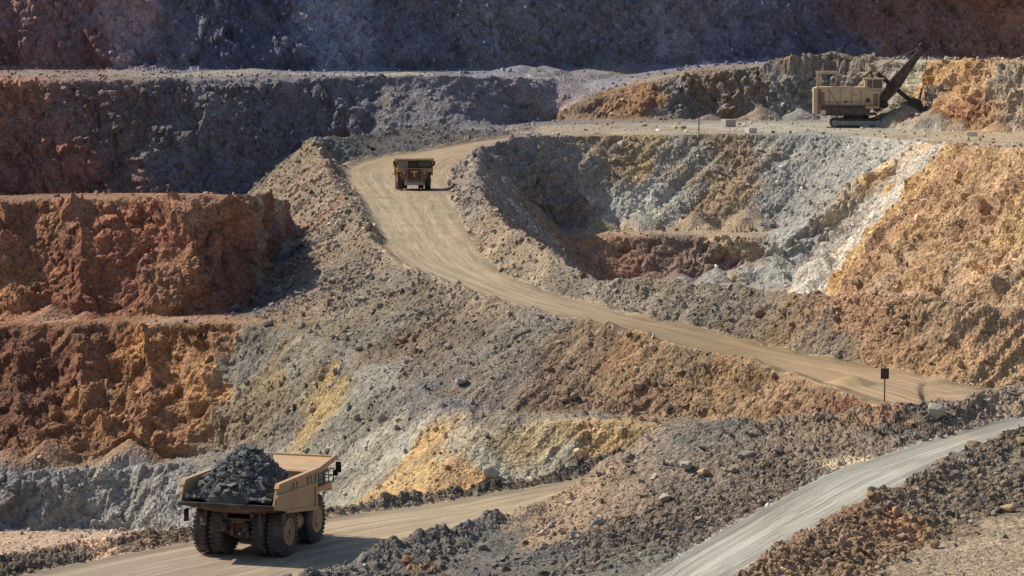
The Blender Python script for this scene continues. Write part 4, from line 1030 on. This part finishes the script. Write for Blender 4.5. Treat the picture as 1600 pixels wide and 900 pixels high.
# ------------------------------------------------------------------ rope shovel
def make_shovel(loc, rz, k=1.0):
    t = thing('mining_shovel', 'large beige electric rope shovel digging into the ochre bank on the upper bench', 'excavator', loc, rz, None, k)
    for sy in (-1, 1):
        tr_ = MB(); prof = [(-6.0, .9), (-5.7, .25), (-5.0, .0), (4.9, .0), (5.9, .75), (6.1, 1.2), (5.6, 1.75), (4.6, 2.05), (-4.9, 2.1), (-5.8, 1.8)]
        tr_.prism(prof, sy * 2.6 - .85, sy * 2.6 + .85, 'y', bev=.06)
        tro = tr_.build('crawler_track', M['dark'], t)
        n = 26
        for q in range(n):
            xk = -5.2 + 10.2 * q / (n - 1)
            MB().box((xk, sy * 2.6, 2.08), (.26, 1.9, .14)).build('track_shoe', M['boom'], tro)
            MB().box((xk, sy * 2.6, .03), (.26, 1.9, .1)).build('track_shoe', M['boom'], tro)
        fr = MB().prism([(-4.6, .55), (4.7, .55), (5.0, 1.1), (4.6, 1.6), (-4.6, 1.6)], sy * 2.6 + sy * .8, sy * 2.6 + sy * .98, 'y'); fr.build('track_frame', M['grey'], tro)
        for xk in (-5.0, 5.0): MB().cyl((xk, sy * 3.3, 1.05), (xk, sy * 3.65, 1.05), .75, 18).build('idler_wheel', M['grey'], tro)
        for q in range(7): MB().cyl((-3.6 + 1.2 * q, sy * 3.5, .42), (-3.6 + 1.2 * q, sy * 3.68, .42), .32, 12).build('track_roller', M['dark'], tro)
    MB().box((0, 0, 1.6), (5.5, 4.2, 1.3), bev=.1).build('carbody', M['dark'], t)
    MB().cyl((0, 0, 2.1), (0, 0, 3.1), 3.0, 28).build('turntable', M['black'], t)
    MB().box((-1.6, 0, 3.15), (12.6, 7.6, .5), bev=.05).build('revolving_frame', M['boom'], t)
    hs = MB().box((-3.1, 0, 7.15), (11.2, 7.8, 3.9), bev=.06); hso = hs.build('machinery_house', M['beige'], t)
    MB().box((-2.6, 0, 4.3), (11.4, 7.7, 1.8), bev=.04).build('lower_skirt', M['skirt'], hso)
    MB().box((-3.2, 0, 9.25), (12.2, 8.2, .42), bev=.05).build('roof_edge', M['beige'], hso)
    for xk in (-6.3, -3.8, -1.2, 1.0):
        MB().box((xk, -3.93, 7.0), (.10, .08, 3.6)).build('panel_seam', M['skirt'], hso)
    MB().beam((-6.6, -3.95, 8.9), (-4.2, -3.95, 5.4), .07, .12).build('side_brace', M['skirt'], hso)
    MB().box((-2.5, -3.93, 6.1), (.7, .06, .5)).build('vent', M['skirt'], hso)
    MB().box((-.4, -3.93, 7.6), (.9, .06, .12)).build('vent', M['skirt'], hso)
    cw = MB().box((-9.0, 0, 6.2), (1.5, 8.0, 6.0), bev=.1).build('counterweight', M['redband'], t)
    MB().box((-9.5, 0, 6.2), (.9, 8.1, 6.05), bev=.08).build('rear_cover', M['beige'], cw)
    MB().box((-8.0, -3.96, 6.7), (1.2, .08, 3.2)).build('red_side_panel', M['redband'], cw)
    MB().box((-8.4, 0, 3.6), (2.6, 7.95, 1.0), bev=.05).build('rear_skirt', M['offwhite'], cw)
    # open frame on the rear roof
    gf = MB(); gf.box((-6.8, -2.6, 12.75), (5.0, .5, .6), bev=.05); gf.box((-6.8, 2.6, 12.75), (5.0, .5, .6), bev=.05); gf.box((-6.8, 0, 12.8), (4.6, 4.8, .25))
    for sx_ in (-9.05, -8.7):
        for sy in (-2.6, 2.6): gf.box((sx_, sy, 11.0), (.28, .28, 3.3))
    for sy in (-2.6, 2.6): gf.box((-4.7, sy, 11.0), (.16, .16, 3.3))
    gf.build('roof_frame', M['beige'], t)
    for xk in np.linspace(-9, .8, 9): MB().cyl((xk, -3.9, 9.4), (xk, -3.9, 10.4), .04, 6).build('rail_post', M['skirt'], t)
    for zz in (9.9, 10.4): MB().cyl((-9, -3.9, zz), (.8, -3.9, zz), .04, 6).build('handrail', M['skirt'], t)
    # operator's cab
    cb = MB().box((3.6, -2.4, 6.6), (3.2, 3.2, 4.2), bev=.05).build('cab_tower', M['beige'], t)
    MB().cyl((2.6, -4.02, 6.4), (2.6, -4.08, 6.4), .6, 20).build('round_emblem', M['skirt'], cb)
    MB().box((4.4, -4.02, 6.6), (1.2, .06, 2.6)).build('rust_patch', M['redband'], cb)
    cc = MB().box((3.9, -2.4, 9.0), (4.2, 3.4, .35), bev=.03); cc.box((3.9, -2.4, 11.35), (4.8, 3.8, .35), bev=.05)
    cc.box((2.1, -2.4, 10.2), (.6, 3.4, 2.1), bev=.03); cc.box((5.85, -4.0, 10.2), (.16, .16, 2.1)); cc.box((5.85, -.8, 10.2), (.16, .16, 2.1)); cc.box((3.6, -4.0, 10.2), (.14, .16, 2.1))
    cco = cc.build('operator_cab', M['beige'], t)
    MB().box((4.1, -4.0, 10.2), (3.4, .06, 2.0)).build('side_window', M['glass'], cco)
    MB().box((5.9, -2.4, 10.2), (.06, 3.1, 2.0)).build('windscreen', M['glass'], cco)
    # boom
    foot, tip = Vector((4.2, 0, 4.0)), Vector((15.2, 0, 18.3)); d = (tip - foot).normalized(); up = Vector((-d.z, 0, d.x))
    for sy in (-1.25, 1.25):
        bm_ = MB(); P0 = [foot - up * .9, foot + d * 8.0 - up * 1.5, tip - up * .5, tip + up * .45, foot + d * 8.5 + up * 1.3, foot + up * .8]
        bm_.prism([(p.x, p.z) for p in P0], sy - .22, sy + .22, 'y', bev=.03); bm_.build('boom_side', M['boom'], t)
    for q in range(8):
        p = foot + d * (1.2 + 2.2 * q); MB().beam(p + Vector((0, -1.1, 0)) , p + Vector((0, 1.1, 0)), .5, .9).build('boom_cross_member', M['boom'], t)
    for q in range(9):
        p = foot + d * (.6 + 1.95 * q); e_ = foot + d * (2.5 + 1.95 * q); s__ = .8 if q % 2 else -.8
        MB().beam(p + up * s__ + Vector((0, -1.5, 0)), e_ - up * s__ * .8 + Vector((0, -1.5, 0)), .12, .22).build('boom_lacing', M['skirt'], t)
    MB().box((-1.2, -4.25, 5.15), (12.5, .8, .1)).build('walkway', M['skirt'], t)
    for xk in np.linspace(-7.2, 4.8, 9): MB().cyl((xk, -4.6, 5.2), (xk, -4.6, 6.1), .04, 6).build('rail_post', M['skirt'], t)
    MB().cyl((-7.2, -4.6, 6.1), (4.8, -4.6, 6.1), .04, 6).build('handrail', M['skirt'], t)
    wk = MB(); wk.beam(foot + d * 8 + up * 1.6 + Vector((0, -1.2, 0)), tip + up * .9 + Vector((0, -1.2, 0)), .08, .08)
    for q in range(8):
        p = foot + d * (8.2 + 1.3 * q) + Vector((0, -1.2, 0)); wk.beam(p + up * .8, p + up * 1.5, .06, .06)
    wk.build('boom_handrail', M['skirt'], t)
    sh = MB()
    for sy in (-.5, .5): sh.lathe([(-.16, 1.15), (-.08, 1.22), (-.08, 1.02), (.08, 1.02), (.08, 1.22), (.16, 1.15)], 28, (tip.x + .25, sy, tip.z + .25), 'y')
    sh.build('boom_sheave', M['black'], t, smooth=True)
    af = MB()
    for sy in (-1.6, 1.6):
        af.beam((-1.0, sy, 9.4), (3.4, sy * .6, 13.0), .3, .35); af.beam((4.6, sy, 9.0), (3.4, sy * .6, 13.0), .3, .35)
    af.beam((3.4, -1.2, 13.0), (3.4, 1.2, 13.0), .4, .4); af.build('gantry', M['boom'], t)
    rp = MB()
    for sy in (-.9, -.5, .5, .9): rp.cyl((3.5, sy, 13.1), (tip.x - .2, sy, tip.z + .5), .06, 6)
    rp.build('suspension_rope', M['boom'], t)
    # dipper handle, saddle, dipper
    h0, h1 = Vector((4.9, 0, 12.5)), Vector((13.4, 0, 5.6)); hd = (h1 - h0).normalized()
    MB().beam(h0, h1, 1.3, 1.0).build('dipper_handle', M['black'], t)
    MB().box((h0 + hd * 4.2), (1.9, 3.1, 1.9), Matrix.Rotation(math.atan2(-hd.z, hd.x), 3, 'Y'), .1).build('saddle_block', M['boom'], t)
    MB().cyl((8.2, -1.7, 9.7), (8.2, 1.7, 9.7), .7, 18).build('shipper_shaft', M['black'], t)
    MB().cyl((6.4, -1.5, 5.4), (6.4, 1.5, 5.4), 1.0, 20).build('crowd_drum', M['black'], t)
    dp = MB()
    outer = [(11.9, 6.6), (13.2, 6.9), (15.0, 6.3), (15.6, 4.6), (15.9, 3.6), (14.6, 2.5), (13.0, 2.9), (12.1, 4.4)]
    dp.prism(outer, -1.7, -1.5, 'y'); dp.prism(outer, 1.5, 1.7, 'y')
    bk = [outer[k_] for k_ in (0, 7, 6, 5)]
    for p, q in zip(bk[:-1], bk[1:]): dp.beam((p[0], 0, p[1]), (q[0], 0, q[1]), 3.2, .2)
    dp.beam((12.0, 0, 6.6), (13.2, 0, 6.9), 3.2, .2); dp.beam((13.2, 0, 6.9), (15.0, 0, 6.3), 3.2, .18)
    dpo = dp.build('dipper', M['black'], t)
    for sy in (-1.3, -.65, 0, .65, 1.3):
        tt = MB().beam((14.6, sy, 2.55), (16.6, sy, 3.5), .28, .22); tt.build('tooth', M['grey'], dpo)
    bl = MB()
    for sy in (-1.4, 1.4): bl.beam((14.6, sy, 6.4), (15.2, sy * .3, 9.0), .25, .35)
    bl.build('bail', M['black'], dpo)
    rp = MB()
    for sy in (-.3, .3): rp.cyl((tip.x + 1.4, sy, tip.z), (15.3, sy, 9.0), .06, 6)
    rp.build('hoist_rope', M['skirt'], t)
    return t
SL = h(1337, 198, 26.4)
shovel = make_shovel((SL[0], SL[1], ground_at(SL[0], SL[1]) - .05), R(-4), 1.0)
print('MACHINES', round(time.time() - T0, 1))

# ------------------------------------------------------------------ posts and blocks
def on(px, py):
    p, n = surf(px, py); return p
p = on(1382, 627)
sg = thing('sign_post', 'dark brown board on a thin post at the low end of the curving road', 'sign post', p)
k = p.y / 4800
MB().cyl((0, 0, -.6), (0, 0, 55 * k), 1.1 * k, 10).build('post', M['post'], sg)
bo = MB().box((0, -1.4 * k, 44 * k), (13 * k, .8 * k, 17 * k), bev=.2 * k).build('board', M['brownsign'], sg)
MB().box((0, -2.0 * k, 44 * k), (9.5 * k, .4 * k, 13 * k)).build('board_face', M['post'], bo)
p = on(1092, 209)
k = p.y / 4800
sg = thing('marker_pole', 'tall thin rusty pole at the rim of the upper bench left of the concrete blocks', 'pole', p)
MB().cyl((0, 0, -1), (0, 0, 32 * k), .85 * k, 8).build('shaft', M['post'], sg)
MB().cyl((0, 0, 30 * k), (0, 0, 34 * k), 1.3 * k, 8).build('cap', M['rust'], sg)
def block(px, py, wpx, hpx, rz, label, m, dep=1.2):
    p = on(px, py); k = p.y / 4800
    L_, H_ = wpx * k, hpx * k
    b_ = MB().box((0, 0, H_ / 2 - .1), (L_, dep, H_), bev=.06 * H_)
    o = b_.build('concrete_block', m, None, p); o.rotation_euler = (0, 0, rz)
    prop(o, label=label, category='concrete block', group='concrete blocks on the upper bench'); return o
block(1138, 198, 19, 12, R(28), 'long grey concrete block standing against the grey talus by the pole', M['conc'], 2.2)
block(1173, 208, 15, 9, R(30), 'pale concrete block at the rim right of the long grey one', M['offwhite'], 1.8)
block(1519, 213, 15, 8, R(-15), 'small pale block alone on the bench below the ochre bank', M['offwhite'], 1.4)

# ------------------------------------------------------------------ single boulders
mb_, nt, b = mat('boulder_rock')
oi = N_(nt, 'ShaderNodeObjectInfo'); geo = N_(nt, 'ShaderNodeNewGeometry')
n1 = noise_(nt, geo.outputs['Position'], 1.2, 6, .7); n2 = noise_(nt, geo.outputs['Position'], 7, 4, .7)
f = math_(nt, 'MULTIPLY_ADD', n1, .9, .55); f = math_(nt, 'MULTIPLY_ADD', n2, .4, math_(nt, 'ADD', f, -.2))
nt.links.new(scalecol(nt, oi.outputs['Color'], f), b.inputs['Base Color']); b.inputs['Roughness'].default_value = .93; b.inputs['Specular IOR Level'].default_value = .15
bp = N_(nt, 'ShaderNodeBump'); bp.inputs['Strength'].default_value = .7; bp.inputs['Distance'].default_value = .12
nt.links.new(math_(nt, 'ADD', n1, math_(nt, 'MULTIPLY', n2, .4)), bp.inputs['Height']); nt.links.new(bp.outputs[0], b.inputs['Normal'])
def boulder(px, py, wd, hex_, label, aspect=.8, seed=0, group=None):
    p, n = surf(px, py); r_ = wd * p.y / 4800 / 2
    rg = random.Random(seed * 7 + 3)
    me0 = rock_mesh('hull', seed * 13 + 5, 18, aspect); bm = bmesh.new(); bm.from_mesh(me0); bpy.data.meshes.remove(me0)
    bmesh.ops.triangulate(bm, faces=bm.faces[:])
    for _ in range(2): bmesh.ops.subdivide_edges(bm, edges=[e for e in bm.edges if e.calc_length() > .22], cuts=1, use_grid_fill=True)
    bmesh.ops.smooth_vert(bm, verts=bm.verts[:], factor=.35, use_axis_x=True, use_axis_y=True, use_axis_z=True)
    bmesh.ops.triangulate(bm, faces=bm.faces[:])
    co = np.array([v.co[:] for v in bm.verts]); dn_ = .07 * fbm(co + seed, .6, 3) + .05 * facets(co + seed, .4)
    for v, q in zip(bm.verts, dn_): v.co *= (1 + q) * r_ * .92
    me = bpy.data.meshes.new('boulder'); bm.to_mesh(me); bm.free(); me.materials.append(mb_)
    o = bpy.data.objects.new('boulder', me); COL.objects.link(o)
    o.location = p + Vector((0, 0, r_ * aspect * .55)); o.rotation_euler = (rg.uniform(-.3, .3), rg.uniform(-.3, .3), rg.uniform(0, 6))
    o.color = (*(lin(hex_) * np.array([1.05, 1.0, .88])), 1)
    prop(o, label=label, category='boulder')
    if group: o['group'] = group
    return o
BOUL = [
 (765, 745, 34, 'b0a898', 'large pale boulder on the berm at the foot of the yellow and grey wall', .8),
 (1461, 652, 34, 'b4ac9c', 'large pale boulder on the dark berm where the curving road ends', .95),
 (630, 536, 26, '9a7a5c', 'brown boulder lying on the embankment below the road bend', .7),
 (855, 577, 21, '94785c', 'brown boulder on the middle of the embankment above the orange rubble', .7),
 (722, 600, 27, 'a09c94', 'pale grey boulder at the crest of the grey slope', .65),
 (880, 628, 20, 'a08468', 'tan boulder at the left of the row at the foot of the embankment', .6),
 (898, 624, 22, '8c7a68', 'brown grey boulder second in the row at the embankment foot', .8),
 (915, 628, 16, '857666', 'grey brown boulder third in the row at the embankment foot', .7),
 (936, 634, 14, 'a08260', 'small tan boulder at the right of the row at the embankment foot', .8),
 (1100, 642, 13, '8c6c50', 'small brown boulder beside the bench under the reddish rubble', .7),
 (1114, 640, 16, '94705a', 'reddish boulder on the bench under the reddish rubble', .7),
 (917, 314, 15, 'a8a49c', 'pale round boulder on the dark left slope of the inner pit', .8),
 (1143, 438, 24, 'b09874', 'tan boulder at the foot of the grey talus on the inner pit floor', .75),
 (1187, 492, 20, '8a7050', 'brown boulder in the bank above the straight of the road', .8),
 (1382, 516, 17, '80583c', 'dark brown boulder in the bank above the low end of the road', .9),
 (1533, 326, 26, 'a88058', 'big brown block jutting from the yellow wall', 1.0),
 (1072, 734, 32, 'a09c90', 'large grey slab on the left part of the dark rubble bank', .75),
 (1098, 742, 32, 'b08a50', 'flat ochre boulder right beside the large grey slab', .5),
 (1170, 714, 28, '8c8880', 'grey boulder on top of the dark rubble bank', .65),
 (1145, 738, 18, '8a8478', 'grey brown boulder between the ochre one and the top of the bank', .7),
 (900, 842, 28, '7c7c7c', 'dark grey boulder low on the rubble slope beside the haul road', .75),
 (934, 822, 26, '8c8c8a', 'grey boulder up the slope from the dark grey one', .75),
 (1038, 782, 24, 'a8a090', 'pale tan boulder at mid height of the rubble bank', .8),
 (752, 858, 26, '7c766e', 'rounded grey boulder on the near berm of the lower haul road', .6),
 (672, 868, 15, '948c80', 'small pale round stone on the near berm of the lower haul road', .9),
 (704, 864, 16, '8a8276', 'small grey stone on the near berm right of the pale round stone', .8),
 (636, 880, 22, '9a7448', 'ochre boulder on the near berm closest to the truck shadow', .8),
 (570, 886, 12, 'a8a090', 'little pale stone at the left end of the near berm', .8),
 (1400, 806, 24, 'b07c50', 'orange boulder on the face of the brown berm', .95),
 (1371, 800, 18, '948c7c', 'grey tan boulder left of the orange boulder on the brown berm', .9),
 (1388, 792, 16, '6c6862', 'dark stone touching the orange boulder from behind', .8),
 (1347, 818, 15, '807264', 'small dark brown stone low left of the orange boulder', .8),
 (1361, 778, 20, 'a87c54', 'ochre stone on the crest of the brown berm', .8),
 (1575, 800, 30, 'a88860', 'tan boulder at the berm foot near the right edge', .75),
 (1518, 822, 18, '989484', 'pale grey stone at the berm foot on the flat ground', .9),
 (1553, 806, 16, '8c8a80', 'grey stone beside the tan boulder at the berm foot', .8),
 (1508, 812, 16, '8c8678', 'grey stone second from the pale one at the berm foot', .8),
 (1460, 856, 22, '9c8260', 'pointed tan stone at the foot of the brown berm', 1.0),
 (1412, 874, 24, 'a08664', 'tan stone on the flat ground under the brown berm', .75),
 (1372, 888, 26, '8c8270', 'flat grey brown stone at the lowest part of the berm foot', .55),
 (1522, 697, 24, 'a0805c', 'brown boulder on the berm crest beside the pale grey road', .6),
 (1596, 692, 22, 'b09468', 'tan boulder on the berm crest at the right edge', .7),
 (1092, 824, 20, '7c7468', 'lone grey boulder on the left shoulder of the pale grey road', .6),
 (491, 224, 10, 'a09484', 'small pale rock on the very peak of the ridge by the upper bend', .9),
 (393, 470, 22, '6c6c70', 'grey boulder in the shaded gully at the end of the red wall', .7),
 (370, 486, 26, '74706c', 'wide grey boulder at the shaded foot of the red wall', .7),
 (440, 378, 14, '7c7470', 'small grey rock high in the shaded gully', .8),
 (420, 510, 22, '7c7670', 'grey boulder on the bench at the bottom of the long slope', .7),
 (468, 512, 26, '847c72', 'grey brown boulder among rubble right of the bench end', .7),
 (560, 548, 18, '8c8478', 'pale grey stone on the crest of the big grey slope', .7),
 (700, 545, 18, '94826c', 'tan stone midway down the embankment', .7),
 (1340, 445, 24, 'b09070', 'light tan boulder at the foot of the yellow wall', .8),
 (1368, 460, 22, 'a88c6c', 'tan boulder right of the light one at the foot of the yellow wall', .8),
 (1208, 208, 7, '5c5048', 'tiny dark stone on the rim right of the pale concrete block', .9),
 (1235, 208, 6, '4c4440', 'tiny black stone on the rim below the shovel tail', 1.0),
]
for i, q in enumerate(BOUL): boulder(q[0], q[1], q[2], q[3], q[4], q[5], i + 1)
print('DONE', round(time.time() - T0, 1))
